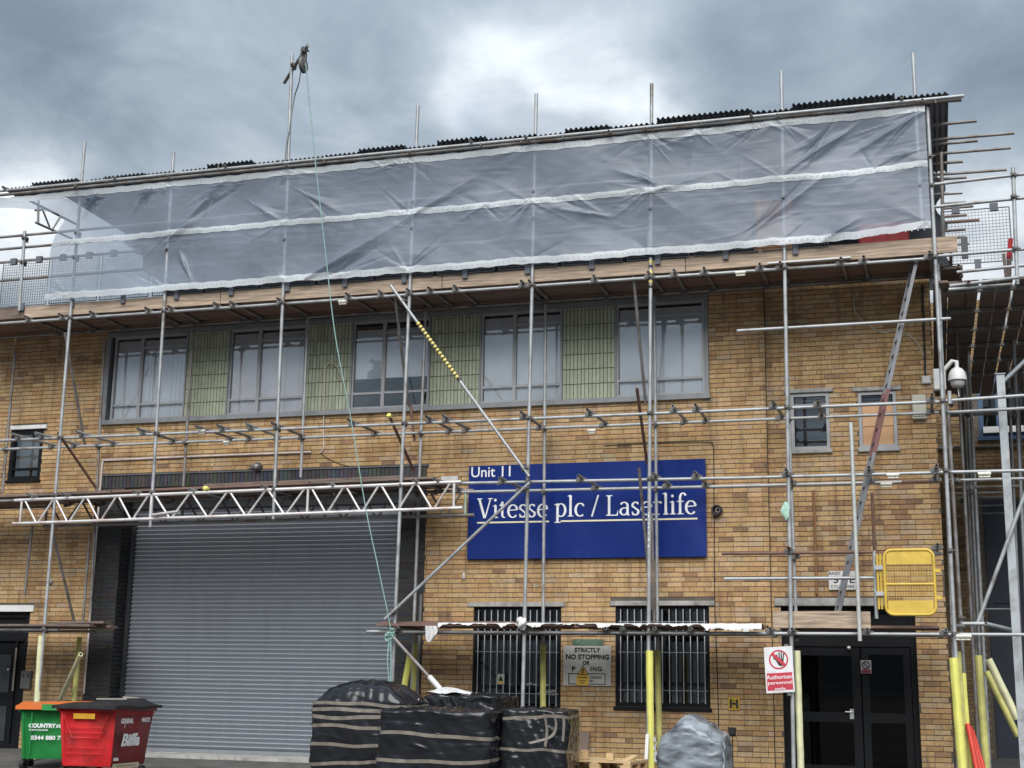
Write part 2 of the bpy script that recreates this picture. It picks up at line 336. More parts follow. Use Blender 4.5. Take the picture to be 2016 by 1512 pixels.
# ================================================================ MAIN BUILDING
B = thing('brick_building', (-8, 0, 0), 'long two storey yellow stock brick industrial unit behind the scaffolding', 'building')
XL, XR = -21.0, 0.22; XSTEP = X(1506, 700); TOPZ = 8.30; CO, BL = .080, .240
def yoff(x): return .07 if x > XSTEP else 0.0
openings = {}
def opening(n, x0, x1, z0, z1): openings[n] = (x0, x1, z0, z1)
SH0, SH1 = X(232, 1134), X(783, 1100); P0, P1 = X(183.7, 1134), X(836, 1100)
HZ1 = Z(520, 928); HZ0 = HZ1 - .235
opening('shutter', SH0, SH1, 0, HZ0)
opening('band', X(207, 740), X(1395, 690), 6.04, 7.80)
opening('blackwin', X(20, 890), X(83, 890), Z(50, 945), Z(55, 846))
R1 = (X(1556, 830), X(1633, 830), Z(1590, 884), Z(1590, 772)); opening('r1', *R1)
R2 = (X(1690, 830), X(1766, 830), Z(1728, 880), Z(1728, 768)); opening('r2', *R2)
L1 = (X(931, 1290), X(1104, 1290), Z(1015, 1397), Z(1015, 1195)); opening('l1', *L1)
L2 = (X(1212, 1290), X(1397, 1290), Z(1300, 1392), Z(1300, 1193)); opening('l2', *L2)
DR = (X(1541, 1380), X(1809, 1380), 0, Z(1640, 1193)); opening('door', *DR)
DL = (-19.2, X(47, 1350), 0, Z(30, 1205)); opening('doorl', *DL)
LINT = {'l1': (X(921, 1190), X(1112, 1190), L1[3], L1[3]+.085), 'l2': (X(1202, 1187), X(1407, 1187), L2[3], L2[3]+.085),
        'r1': (X(1543, 768), X(1639, 768), R1[3], R1[3]+.075), 'r2': (X(1676, 764), X(1774, 764), R2[3], R2[3]+.075),
        'door': (X(1524, 1185), X(1746, 1185), DR[3], DR[3]+.13), 'blackwin': (X(23, 845), X(94, 841), openings['blackwin'][3], openings['blackwin'][3]+.085),
        'doorl': (-19.3, X(69, 1192), DL[3], DL[3]+.13)}
blocks = list(openings.values()) + list(LINT.values())
SOLD = (X(202, 942)-.02, X(838, 916)+.03, HZ0, HZ1); blocks.append(SOLD)
def dark_paint(x, z): return (P0 <= x <= SH0 and z < HZ0) or (SH1 <= x <= P1 and z < HZ0)
# mortar backing wall, cut around the openings
def wall_cells(x0, x1, z0, z1, rects):
    xs = sorted({x0, x1, *[v for r in rects for v in r[:2] if x0 < v < x1]}); zs = sorted({z0, z1, *[v for r in rects for v in r[2:] if z0 < v < z1]})
    for i in range(len(xs)-1):
        for j in range(len(zs)-1):
            cx, cz = (xs[i]+xs[i+1])/2, (zs[j]+zs[j+1])/2
            if not any(r[0] < cx < r[1] and r[2] < cz < r[3] for r in rects): yield xs[i], xs[i+1], zs[j], zs[j+1]
w = MB(); rects = list(openings.values())
for a, b in ((XL, XSTEP), (XSTEP, XR)):
    y = yoff((a+b)/2)
    for x0, x1, z0, z1 in wall_cells(a, b, -.3, TOPZ, [r for r in rects]):
        w.add([(x0,y,z0),(x1,y,z0),(x1,y,z1),(x0,y,z1)], [(0,1,2,3)])
w.add([(XSTEP,0,-.3),(XSTEP,.07,-.3),(XSTEP,.07,TOPZ),(XSTEP,0,TOPZ)], [(0,1,2,3)])
for n, (x0, x1, z0, z1) in openings.items():
    if n == 'shutter': continue
    y = yoff((x0+x1)/2); d = y+.30
    w.add([(x0,y,z0),(x0,d,z0),(x0,d,z1),(x0,y,z1)], [(3,2,1,0)]); w.add([(x1,y,z0),(x1,d,z0),(x1,d,z1),(x1,y,z1)], [(0,1,2,3)])
    w.add([(x0,y,z1),(x1,y,z1),(x1,d,z1),(x0,d,z1)], [(0,1,2,3)]); w.add([(x0,y,z0),(x1,y,z0),(x1,d,z0),(x0,d,z0)], [(3,2,1,0)])
w.box(XR-.02, XR, .071, 9.0, -.3, TOPZ); w.box(XL, XR, 8.98, 9.0, -.3, TOPZ)
w.build('wall', MORTAR, B)
rf = MB(); rf.box(XL, XR-.001, .30, 8.97, TOPZ-.25, TOPZ-.05); rf.build('roof', mat('roof_felt', (.06,.06,.065), .9), B)
cp = MB(); cp.box(XL, XR+.03, -.04, .28, TOPZ+.001, TOPZ+.08); cp.build('coping', CONC, B)
# bricks
PAL = [((.485,.322,.164), 36), ((.510,.350,.192), 28), ((.460,.294,.140), 22), ((.410,.250,.122), 7), ((.32,.196,.110), 2), ((.265,.165,.10), 1), ((.455,.332,.212), 8)]
def hsh(i, j): v = sin(i*127.1+j*311.7)*43758.5453; return v-floor(v)
def cluster(x, z):
    i, j = floor(x/.62+.5*hsh(floor(z/.16), 9)), floor(z/.16); big = .5+.5*vnoise(x*.5, z*.6); return 1.0 if hsh(i, j) < .05+.22*big*big else 0.0
def vnoise(x, z, s=1.0):
    a = sin(x*1.31*s+z*.7*s)+sin(x*.53*s-z*1.9*s+1.3)+sin(x*2.7*s+z*2.3*s+.4)*.6; return a/2.6
def brick_col(x, z):
    cl = cluster(x, z)
    ws = [wgt*(1+14*cl*(3 <= i <= 5)) for i, (_, wgt) in enumerate(PAL)]
    c = random.choices([p for p, _ in PAL], ws)[0]; j = random.uniform(.92, 1.07); return tuple(min(v*j*random.uniform(.97, 1.03), .6) for v in c)
def free(x0, x1, z0, z1):
    segs = [(x0, x1)]
    if z0 < HZ0:
        for c_ in (P0, P1):
            if x0 < c_ < x1: segs = [(x0, c_), (c_, x1)]
    for r in blocks:
        if r[2] < z1-.02 and r[3] > z0+.02:
            ns = []
            for a, b in segs:
                if r[1] <= a or r[0] >= b: ns.append((a, b)); continue
                if a < r[0]: ns.append((a, r[0]))
                if b > r[1]: ns.append((r[1], b))
            segs = ns
    return segs
bricks = []
for a0, b0 in ((XL, XSTEP), (XSTEP, XR)):
    for kk in range(int(TOPZ/CO)):
        z0 = kk*CO; x = a0 - (kk % 2)*.12 - random.uniform(0, .02)
        if random.random() < .06: x -= .06
        while x < b0:
            L_ = BL if random.random() > .02 else BL/2
            for a, b in free(max(x, a0), min(x+L_, b0), z0, z0+CO):
                if b-a > .03: bricks.append((a+.0027, b-.0027, z0+.005, z0+CO-.006))
            x += L_
def inframe(x, z):
    v = Vector((x, 0, z))-CAM; d = v.dot(FW); px = 1008+FPX*v.dot(RT)/d; py = 756-FPX*v.dot(UP)/d
    return (0 < px < 2016 and 0 < py < 1500), px, py, v.length
full = []
for i, (a, b, z0, z1) in enumerate(bricks):
    ok, px, py, dist = inframe((a+b)/2, z0)
    if ok and b-a > .225 and not dark_paint((a+b)/2, z0) and py > 640 and not (905 < px < 1400 and 895 < py < 1105) and not (px > 1520 and py > 1500): full.append((dist, i))
single = {i for _, i in sorted(full)[:290]}
tones = [brick_col(random.uniform(-15, 0), random.uniform(0, 7)) for _ in range(24)]; shared = []
for c in tones:
    m = MB(); m.col = c; m.bevbox(-.1173, .1173, -.009, 0, 0, CO-.011, .0035); shared.append(m.mesh('brick', BRICK))
rest = MB(); dark = MB()
for i, (a, b, z0, z1) in enumerate(bricks):
    cx = (a+b)/2; y = yoff(cx); pr = random.uniform(.006, .011)
    if i in single:
        put('brick', random.choice(shared), B, (cx+random.uniform(-.001,.001), y-random.uniform(0,.002), z0), None, ((b-a)/.2346, 1, 1)); continue
    m = rest
    if dark_paint(cx, z0): m = dark; m.col = tuple(random.uniform(.012, .026)*q for q in (.95, 1.0, 1.15))
    else: m.col = brick_col(cx, z0)
    m.bevbox(a, b, y-pr, y+.001, z0, z1, .0035)
# painted bricks returning into the shutter reveals
for x, sg in ((SH0, 1), (SH1, -1)):
    for kk in range(int(HZ0/CO)):
        y0 = -.004 + (kk % 2)*.0
        for q in range(3):
            ya = .0 + q*.14 - (kk % 2)*.06; yb = ya+.13; ya = max(ya, .003); yb = min(yb, .40)
            if yb-ya < .03: continue
            dark.col = tuple(random.uniform(.012, .024)*q_ for q_ in (.95, 1.0, 1.15)); xa, xb = (x-.02, x+.006) if sg > 0 else (x-.006, x+.02)
            dark.box(xa, xb, ya, yb, kk*CO+.005, (kk+1)*CO-.005)
# soldier course above the shutter
nx = int((SOLD[1]-SOLD[0])/.078)
for i in range(nx):
    x = SOLD[0]+i*(SOLD[1]-SOLD[0])/nx; dark.col = tuple(random.uniform(.025, .06)*q for q in (.95, 1.0, 1.15))
    dark.bevbox(x+.005, x+.073, -.016-random.uniform(0,.003), .001, SOLD[2]+.006, SOLD[3]-.004, .004)
tag(rest.build('brickwork', BRICK, B), kind='stuff'); tag(dark.build('painted_brickwork', mat('painted_brick', (.02,.02,.02), .55, 0, .25, 8, .3, 90, tint=True), B), kind='stuff')
sd = MB(); sd.box(SOLD[0]-.01, SOLD[1]+.02, -.035, .0, SOLD[3]+.002, SOLD[3]+.028); sd.build('lead_flashing', mat('lead', (.12,.125,.135), .6, .2), B)
for n, (x0, x1, z0, z1) in LINT.items():
    y = yoff((x0+x1)/2); m = MB(); pz = .03 if n not in ('blackwin', 'doorl') else .05
    m.bevbox(x0, x1, y-pz, y+.02, z0+.004, z1-.004, .006); m.build('lintel', WHITEP if n in ('blackwin', 'doorl') else CONC, B)

# ---- roller shutter
RS = MB(); RS.box(SH0+.01, SH0+.09, .33, .45, .0, HZ0); RS.box(SH1-.09, SH1-.01, .33, .45, 0, HZ0); RS.box(SH0+.01, SH1-.01, .30, .70, HZ0-.36, HZ0-.003)
RS.box(SH0-.3, SH1+.3, .47, .49, 0, HZ0)
rs = RS.build('roller_shutter', BLACKP, B, (SH0, .38, 0))
SL = .0775; prof = [(.012, 0), (.004, .008), (-.012, .026), (-.024, .040), (-.030, .048), (-.0315, .0520), (-.0310, .0560), (-.0280, .0605), (-.0215, .0655), (-.0125, .0695), (.000, .0735), (.012, .0760), (.012, .0775)]
sm = MB(); xa, xb = SH0+.07, SH1-.07
sm.grid([[(xa-SH0, p, q) for p, q in prof], [(xb-SH0, p, q) for p, q in prof]]); smesh = sm.mesh('slat', SHUT)
nsl = int((HZ0-.30)/SL)
for i in range(nsl): put('slat', smesh, rs, (SH0, .40+random.uniform(-.0015,.0015), .075+i*SL))
m = MB(); m.box(xa, xb, .37, .41, .015, .074); m.build('bottom_rail', SHUT, rs)

# ---- windows
def frame_rect(m, x0, x1, z0, z1, y0, y1, t):
    m.box(x0, x0+t, y0, y1, z0, z1); m.box(x1-t, x1, y0, y1, z0, z1); m.box(x0+t, x1-t, y0, y1, z1-t, z1); m.box(x0+t, x1-t, y0, y1, z0, z0+t)
def panes(parent, rects_, y, gm):
    for (a, b, c, d) in rects_:
        m = MB(); m.box(a, b, y, y+.006, c, d); m.build('pane', gm, parent)
BX0, BX1, BZ0, BZ1 = openings['band']
m = MB(); m.box(BX0-.02, BX1+.02, -.075, .24, BZ0-.055, BZ0+.03); m.build('window_sill', FRAMEG, B)
m = MB(); m.box(BX0, BX0+.09, -.03, .10, BZ0+.031, BZ1-.003); m.build('window_surround', FRAMEG, B)
m = MB(); m.box(BX1-.06, BX1, -.03, .10, BZ0+.031, BZ1-.003); m.build('window_surround', FRAMEG, B)
m = MB(); m.box(BX0+.09, BX1-.06, -.03, .10, BZ1-.10, BZ1-.003); m.build('window_head', FRAMEG, B)
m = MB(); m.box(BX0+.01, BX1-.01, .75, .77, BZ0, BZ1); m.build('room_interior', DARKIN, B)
WIN = [(222, 366, 276), (450, 600, 508), (692, 845, 754), (946, 1106, 1012), (1213, 1388, 1283)]
zt = BZ1-.10; wz0 = BZ0+.03
edges = []
for i, (pl, pr, pm) in enumerate(WIN):
    x0, x1, xm = X(pl, 745), X(pr, 745), X(pm, 745); edges.append((x0, x1))
    m = MB(); frame_rect(m, x0, x1, wz0, zt, .0, .06, .04); m.box(xm-.032, xm+.032, -.005, .062, wz0+.04, zt-.04)
    ztr = wz0+.29; m.box(x0+.04, xm-.032, .005, .055, ztr-.02, ztr+.02); m.box(xm+.032, x1-.04, .005, .055, ztr-.02, ztr+.02)
    zu = zt-.24; m.box(xm+.032, x1-.04, -.008, .055, zu-.018, zu+.018)
    xq = None
    if i in (3, 4):
        xq = X((1072, 1288)[i-3], 745); 
    win = m.build('window', FRAMEL, B, ((x0+x1)/2, 0, wz0))
    panes(win, [(x0+.04, xm-.032, wz0+.04, ztr-.02), (xm+.032, x1-.04, wz0+.04, ztr-.02), (x0+.04, xm-.032, ztr+.02, zt-.04), (xm+.032, x1-.04, ztr+.02, zu-.018), (xm+.032, x1-.04, zu+.018, zt-.04)], .03, GLASS)
    # blinds behind the glass
    bm = MB(); zb1 = zt-.08 if i != 2 else zt-.15; zb0 = wz0+.03 if i != 2 else Z(770, 742)
    if i in (0, 1):
        nb = 16
        for q in range(nb):
            a = x0+.05+q*(x1-x0-.1)/nb; wv = (x1-x0-.1)/nb*1.02; an = random.uniform(-.2, .25)
            bm.add([(a,.062,zb0),(a+wv,.062+wv*an*.6,zb0),(a+wv,.062+wv*an*.6,zb1),(a,.062,zb1)], [(0,1,2,3)])
    else:
        bm.grid([[(x0+.05+u*(x1-x0-.1)/10, .064+.003*sin(u*2.1+i), z) for z in (zb0, (zb0+zb1)/2, zb1)] for u in range(11)], flip=True)
    bm.build('blind', BLINDD if i == 1 else BLIND, win)
    if i == 2:
        m = MB(); cx_, cz_ = X(738, 725), Z(738, 725)
        pts = [(-.17,-.15),(-.06,-.19),(.10,-.16),(.13,-.02),(.07,.05),(.16,.10),(.13,.15),(-.02,.15),(-.10,.20),(-.14,.14),(-.05,.09),(-.07,.0),(-.16,-.05)]
        m.add([(cx_+a, .056, cz_+b) for a, b in pts], [tuple(range(len(pts)))]); m.build('blind_patch', mat('torn_paper', (.42,.44,.45), .9), win)
        m = MB(); m.box(X(790, 800)-.05, X(790, 800)+.3, .25, .45, wz0, wz0+.12); m.build('desk_clutter', BLACKPL, win)
for i in range(4):
    x0, x1 = edges[i][1]+.004, edges[i+1][0]-.004
    m = MB(); m.box(x0, x1, -.005, .05, BZ0+.03, zt); pn = m.build('tile_panel', GROUT, B, ((x0+x1)/2, 0, BZ0))
    nc = max(8, round((x1-x0-.03)/.068)); tw = (x1-x0-.03)/nc; th = .262
    variants = []
    for q in range(6):
        t = MB(); j = random.uniform(.85, 1.12); t.col = (.345*j, .375*j, .275*j); t.bevbox(.004, tw-.004, -.016, 0, .004, th-.006, .005); variants.append(t.mesh('tile', TILE))
    nr = int((zt-BZ0-.03)/th)+1
    for r in range(nr):
        for c in range(nc):
            z = BZ0+.034+r*th; sc = min(1, (zt-.004-z)/th)
            if sc < .1: continue
            put('tile', random.choice(variants), pn, (x0+.015+c*tw, -.005-random.uniform(0,.002), z), None, (1, 1, sc))
    for xe in (x0, x1): m = MB(); m.box(xe-.012, xe+.012, -.03, -.006, BZ0+.031, zt); m.build('edge_trim', FRAMEG, pn)
# small black window on the left
x0, x1, z0, z1 = openings['blackwin']; m = MB(); frame_rect(m, x0, x1, z0, z1, .0, .10, .075); m.box(x0+.075, x1-.075, .0, .09, z0+.20, z0+.235)
win = m.build('window', BLACKF, B, ((x0+x1)/2, 0, z0)); panes(win, [(x0+.075, x1-.075, z0+.075, z0+.20), (x0+.075, x1-.075, z0+.235, z1-.075)], .05, GLASS)
m = MB(); m.box(x0+.08, x1-.08, .20, .21, z0+.25, z1-.12); m.build('blind', mat('grey_paper', (.30,.32,.33), .8, 0, .25, 4), win)
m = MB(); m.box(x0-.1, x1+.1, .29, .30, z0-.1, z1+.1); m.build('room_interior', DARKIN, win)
m = MB(); m.bevbox(x0-.03, x1+.03, -.05, .0, z0-.05, z0-.003, .006); m.build('sill', BLACKF, win)
# two small windows on the right
for key, (x0, x1, z0, z1) in (('r1', R1), ('r2', R2)):
    y = .07; m = MB(); frame_rect(m, x0, x1, z0, z1, y+.01, y+.09, .055); zt_ = z1-.20; m.box(x0+.055, x1-.055, y+.015, y+.085, zt_-.016, zt_+.016)
    win = m.build('window', FRAMEL, B, ((x0+x1)/2, y, z0)); panes(win, [(x0+.055, x1-.055, z0+.055, zt_-.016), (x0+.055, x1-.055, zt_+.016, z1-.055)], y+.05, GLASSM if key == 'r1' else GLASSD)
    m = MB(); m.bevbox(x0-.02, x1+.03, y-.06, y+.02, z0-.065, z0-.003, .006); m.build('sill', CONC if key == 'r1' else FRAMEL, win)
    m = MB()
    for q in range(4): m.box(x0+.06, x1-.06, y+.10, y+.125, zt_-.03+q*.052, zt_+.005+q*.052)
    m.build('blind', WHITEP, win)
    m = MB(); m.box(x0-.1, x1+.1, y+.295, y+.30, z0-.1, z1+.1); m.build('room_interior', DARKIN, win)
    if key == 'r1': m = MB(); m.box(x0+.06, x1-.06, y+.15, y+.155, z0+.05, zt_); m.build('blind', mat('slate_backing', (.20,.23,.27), .8), win)  # added blue-grey sheet, stands in for the dim room behind the pane
    if key == 'r2':
        zc_ = z0+.36; m = MB(); m.box(x0+.06, x1-.058, y+.030, y+.040, zc_, zt_-.018); m.build('covering_board', ORANGEB, win)
        m = MB(); m.box(x0+.057, x1-.06, y+.042, y+.049, z0+.057, zc_+.03); m.build('covering_board', mat('plywood_board_low', (.52,.31,.17), .75), win)
    else:
        m = MB(); m.box(x0+.1, x1-.25, y+.13, y+.2, z0+.05, z0+.14); m.build('desk_clutter', mat('dull_grey', (.2,.2,.2), .8), win)
# barred ground floor windows
for key, (x0, x1, z0, z1) in (('l1', L1), ('l2', L2)):
    m = MB(); frame_rect(m, x0, x1, z0, z1, .05, .13, .075); zr = z1-.42; m.box(x0+.075, x1-.075, .055, .125, zr-.05, zr+.03); zb_ = z0+.36; m.box(x0+.075, x1-.075, .055, .125, zb_-.03, zb_+.03)
    xm = (x0+x1)/2+.02; m.box(xm-.03, xm+.03, .055, .125, z0+.075, zr-.05)
    win = m.build('window', BLACKF, B, ((x0+x1)/2, 0, z0))
    panes(win, [(x0+.075, x1-.075, zr+.03, z1-.075), (x0+.075, xm-.03, zb_+.03, zr-.05), (xm+.03, x1-.075, zb_+.03, zr-.05), (x0+.075, x1-.075, z0+.075, zb_-.03)], .10, GLASSD)
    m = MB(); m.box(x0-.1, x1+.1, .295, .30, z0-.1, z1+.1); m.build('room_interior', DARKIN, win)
    m = MB(); m.bevbox(x0-.03, x1+.03, -.045, .05, z0-.06, z0-.003, .006); m.build('sill', BLACKF, win)
    bars = 12; bw = (x1-x0-.16)/bars
    for q in range(bars+1):
        xq = x0+.08+q*bw; m = MB(); m.tube((xq, .02, zr+.02), (xq, .02, z1-.05), .0085, 6); m.tube((xq, .02, z0+.06), (xq, .02, zr-.03), .0085, 6); m.build('security_bar', mat('bar_paint', (.42,.44,.47), .5), win)
    for z in (zr+.17, zr-.32, z0+.26):
        m = MB(); m.box(x0+.04, x1-.04, .022, .030, z-.006, z+.006); m.build('bar_rail', mat('bar_rail_paint', (.22,.23,.25), .5), win)
    m = MB()
    if key == 'l1':
        for q in range(9):
            a = x0+.1+q*(x1-x0-.2)/9*.98; m.add([(a,.2,z0+.1),(a+.12,.225,z0+.1),(a+.12,.225,z1-.5),(a,.2,z1-.5)], [(0,1,2,3)])
        m.build('blind', mat('dingy_blind', (.34,.34,.35), .85), win)
    else:
        a = X(1302, 1310); m.add([(a,.2,Z(1302,1370)),(a+.10,.2,Z(1302,1365)),(a+.16,.2,Z(1302,1330)),(a+.12,.2,Z(1302,1275)),(a+.03,.2,Z(1302,1270))], [(0,1,2,3,4)])
        m.build('hanging_paper', mat('dingy_paper', (.33,.34,.35), .85), win)
# dark double door on the right
x0, x1, z0, z1 = DR; y = .07
m = MB(); frame_rect(m, x0, x1, -.02, z1, y+.10, y+.20, .09); zh = Z(1640, 1272); m.box(x0+.09, x1-.09, y+.10, y+.20, zh, zh+.12); xm = X(1697, 1400)
m.box(x0+.09, x1-.09, y+.14, y+.16, zh+.12, z1-.09)
dr = m.build('entrance_door', BLACKF, B, ((x0+x1)/2, y, 0))
m = MB(); frame_rect(m, x0+.10, xm-.01, .02, zh-.01, y+.12, y+.17, .13); m.box(x0+.23, xm-.14, y+.125, y+.165, .80, .95); m.build('door_leaf', BLACKF, dr)
m = MB(); frame_rect(m, xm+.01, x1-.10, .02, zh-.01, y+.12, y+.17, .11); m.box(xm+.12, x1-.21, y+.125, y+.165, .80, .95); m.build('door_leaf', BLACKF, dr)
panes(dr, [(x0+.23, xm-.14, .15, .80), (x0+.23, xm-.14, .95, zh-.14), (xm+.12, x1-.21, .13, .80), (xm+.12, x1-.21, .95, zh-.12)], y+.14, GLASSK)
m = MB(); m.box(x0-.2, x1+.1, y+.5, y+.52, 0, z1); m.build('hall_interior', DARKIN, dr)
for q in range(9):
    m = MB(); zq = .22+q*.20; m.box(xm+.12, x1-.22, y+.24, y+.27, zq, zq+.035); m.build('louvre_slat', mat('dull_louvre', (.10,.10,.10), .6), dr)
m = MB(); m.box(X(1676,1410)-.03, X(1676,1410)+.03, y+.10, y+.12, Z(1676,1416), Z(1676,1396)); hx, hz = X(1676, 1402), Z(1676, 1402)
m.tube((hx, y+.10, hz), (hx, y+.06, hz), .010, 8); m.tube((hx+.005, y+.065, hz), (hx-.10, y+.065, hz), .010, 8); m.build('handle', mat('bright_steel', (.7,.7,.7), .25, .8), dr)
m = MB(); m.lathe((X(1670,1275), y+.085, Z(1670,1275)), [(.028, .02), (.03, 0), (.018, -.03), (.001, -.04)], 12, 'y'); m.build('door_viewer_lamp', WHITEP, dr)
m = MB(); m.box(x0+.10, xm-.14, y+.215, y+.218, 1.32, 1.62); m.build('door_notice', mat('dull_notice', (.12,.12,.13), .6), dr)
# dark door on the left edge
x0, x1, z0, z1 = DL; m = MB(); frame_rect(m, x0, x1, -.02, z1, .05, .16, .10); zh = Z(30, 1262); m.box(x0+.1, x1-.1, .05, .15, zh, zh+.1); m.box(x0+.1, x1-.1, .10, .12, zh+.1, z1-.1); xq = X(22, 1350); m.box(xq-.02, xq+.02, .06, .15, 0, zh)
dl = m.build('side_door', BLACKF, B, ((x0+x1)/2, 0, 0)); m = MB(); m.box(xq+.02, x1-.1, .10, .14, .02, zh); m.build('door_leaf', BLACKF, dl)
m = MB(); m.box(xq-.9, xq-.02, .10, .14, .02, zh); m.build('door_leaf', BLACKF, dl)
m = MB(); m.box(xq-.75, xq-.12, .085, .099, 1.0, zh-.25); m.build('door_panel', mat('dull_glass', (.045,.05,.055), .3), dl)
m = MB(); m.box(xq-.75, xq-.12, .085, .099, .12, .75); m.build('door_panel', mat('dull_glass', (.045,.05,.055), .3), dl)
m = MB(); m.lathe((X(13,1318), .08, Z(13,1318)), [(.03,.0),(.03,-.02),(.018,-.05),(.001,-.055)], 10, 'y'); m.build('door_knob', mat('bright_steel', (.7,.7,.7), .25, .8), dl)
m = MB(); m.box(X(24,1330)-.018, X(24,1330)+.018, .045, .06, Z(24,1360), Z(24,1275)); m.build('edge_strip', mat('bare_wood_edge', (.25,.22,.19), .7), dl)
# ================================================================ SCAFFOLDING
O, I = -1.45, -.35
S = thing('scaffolding', (-8, -.9, 0), 'tube scaffolding with timber deck covering the whole brick front', 'scaffold')
RS_, RL = .030, .0255
cm = MB(); cm.tube((0,0,-.032), (0,0,.032), .045, 8); cm.tube((-.034,.05,0), (.034,.05,0), .043, 8); cm.box(-.02,.02,-.078,-.03,-.016,.016); cm.tube((.035,-.02,0), (.078,-.02,0), .011, 6); cm.box(-.018,.018,.03,.11,-.05,-.032)
CPL = cm.mesh('coupler', COUP)
def coupler(parent, p, rz=0.0, rx=0.0): return put('coupler', CPL, parent, p, (rx, 0, rz))
def tube(name, p0, p1, m=None, r=RL, parent=None, bore=False, n=10):
    b = MB(); b.tube(p0, p1, r, n, bore=bore); p0 = Vector(p0); p1 = Vector(p1)
    return b.build(name, m or GALV, parent or S, (p0+p1)/2)
def pole(pa, pb, Y, ground=False, m=None, r=RS_, parent=None, name='standard', Yb=None):
    a = at(*pa, Y); b = at(*pb, Y if Yb is None else Yb)
    if ground:
        d = b-a; g_ = gz(Y); b = a + d*((g_+.03-a.z)/d.z)
    return tube(name, a, b, m, r, parent)
OUT = [((49,455),(38,612),0), ((167,280),(75,1380),1), ((342,300),(296,1038),0), ((568,330),(538,1022),0), ((823,208),(771,1370),1), ((1056,185),(1029,1390),1), ((1283,165),(1277,1250),1), ((1538,140),(1558,1262),1), ((1797,105),(1815,440),0), ((1826,212),(1880,1260),1)]
stds = []
for pa, pb, gr in OUT: stds.append(pole(pa, pb, O, gr))
INN = [((30,690),(5,970),0), ((206,665),(178,1205),0), ((380,650),(361,958),0), ((606,628),(592,940),0), ((838,610),(815,1230),1), ((1074,600),(1068,1390),1), ((1288,575),(1296,1390),1), ((1545,590),(1569,1262),0)]
inns = [pole(pa, pb, I, gr, m=GALVD if i in (0,1,2) else GALV, r=.027) for i, (pa, pb, gr) in enumerate(INN)]
tube('standard', at(64,1035,I), at(48,1172,I), GALVD); tube('standard', at(177,1050,I), at(163,1225,I), GALVD)
OX = [X(49,455,O), -14.85, -12.90, -10.55, -8.22, -6.08, -4.10, -1.97, .24]
# ---- main ledgers
ZD = 7.715; ZM = 5.49; ZS = 4.43; ZF = 2.09
yo = O+.055
def ledger(x0, x1, z, Y, m=None, z1=None, r=RL): return tube('ledger', (x0, Y, z), (x1, Y, z if z1 is None else z1), m, r, bore=True)
for z, xa, xb in ((ZD, -17.6, -9.4), (ZD+.004, -9.4, -3.1), (ZD, -3.1, .26)): ledger(xa, xb, z, yo)
for xa, xb in ((-17.6, -11.9), (-11.9, -6.2), (-6.2, .1)): ledger(xa, xb, ZD+.02, I-.05, GALVD)
for xa, xb in ((-17.6, -11.2), (-11.2, -5.3), (-5.3, .30)): ledger(xa, xb, ZM, yo)
for xa, xb in ((-17.6, -11.4), (-11.4, -5.6), (-5.6, .25)): ledger(xa, xb, ZM+.03, I-.05)
ledger(X(896,949,O), -2.6, ZS+.04, yo, z1=ZS); ledger(-2.6, .30, ZS, yo)
ledger(X(905,965,I), -3.0, ZS+.04, I-.05, z1=ZS+.02); ledger(-3.0, X(1775,950,I), ZS+.02, I-.05); ledger(X(1775,950,I), .25, ZS+.02, I-.05, RUST)
ledger(X(720,1243,O), -4.6, ZF, yo); ledger(-4.6, 1.3, ZF, yo)
ledger(X(735,1233,I), .1, ZF+.02, I-.05, GALVD)
ledger(-17.6, X(112,1237,O), Z(60,1239,O), yo); ledger(-17.6, X(190,1240,I), Z(100,1243,I), I-.05, GALVD)
ledger(X(1450,650,O), X(1872,625,O), 6.755, yo)
ledger(X(1420,1089,O), X(1725,1086,O), 3.28, yo, RUST); ledger(X(1425,1140,O), X(1732,1135,O), 2.90, yo)
ledger(-17.4, X(45,985,O), Z(20,985,O), yo, GALVD); ledger(-17.4, X(100,1003,I), Z(40,1000,I), I-.05, GALVD)
for pxl in ((0,465), (0,489), (0,515), (0,551)): ledger(-17.4, .28, Z(*pxl, O), O+.06, GALVD)
# ---- transoms
def transom(px, py, z, m=None, over=.17, back=.12, tint=None):
    x = X(px, py, O-.15); t = tube('transom', (x, O-.02-over, z), (x+random.uniform(-.04,.04), I+back, z+.012), m or random.choice((GALV, GALVD, GALVD)), RL, bore=True)
    coupler(t, (x, yo, z-.028), radians(90)); coupler(t, (x, I-.05, z-.02), radians(90)); return t
for px, py in [(25,868),(72,862),(152,857),(273,848),(388,842),(430,843),(487,838),(537,838),(687,831),(840,824),(873,823),(1027,820),(1157,811),(1325,804),(1370,803),(1522,797),(1610,790),(1835,777)]: transom(px, py, ZM+.062)
for px, py in [(985,938),(1140,934),(1287,930),(1369,932),(1548,930),(1711,922),(1844,920)]: transom(px, py, ZS+.07)
for px, py in [(57,973),(125,972),(265,967),(375,963),(517,957),(650,952),(815,945),(857,943)]: transom(px, py, Z(px, py, O-.15)-.005)
for px, py in [(1028,1237),(1193,1239),(1225,1240),(1289,1240),(1360,1242),(1517,1243),(1560,1243),(1708,1243),(1862,1240),(780,1237)]: transom(px, py, ZF+.055)
for px in (48,115,176,285,330,420,452,545,680,745,800,842,893,1025,1040,1168,1275,1326,1385,1495,1535,1655,1700,1830): transom(px, 610-px*.065, ZD+.052, GALVD, over=.10)
transom(1553, 1085, 3.33, RUST); transom(1846, 1072, 3.36, GALVD, .1, -.2)
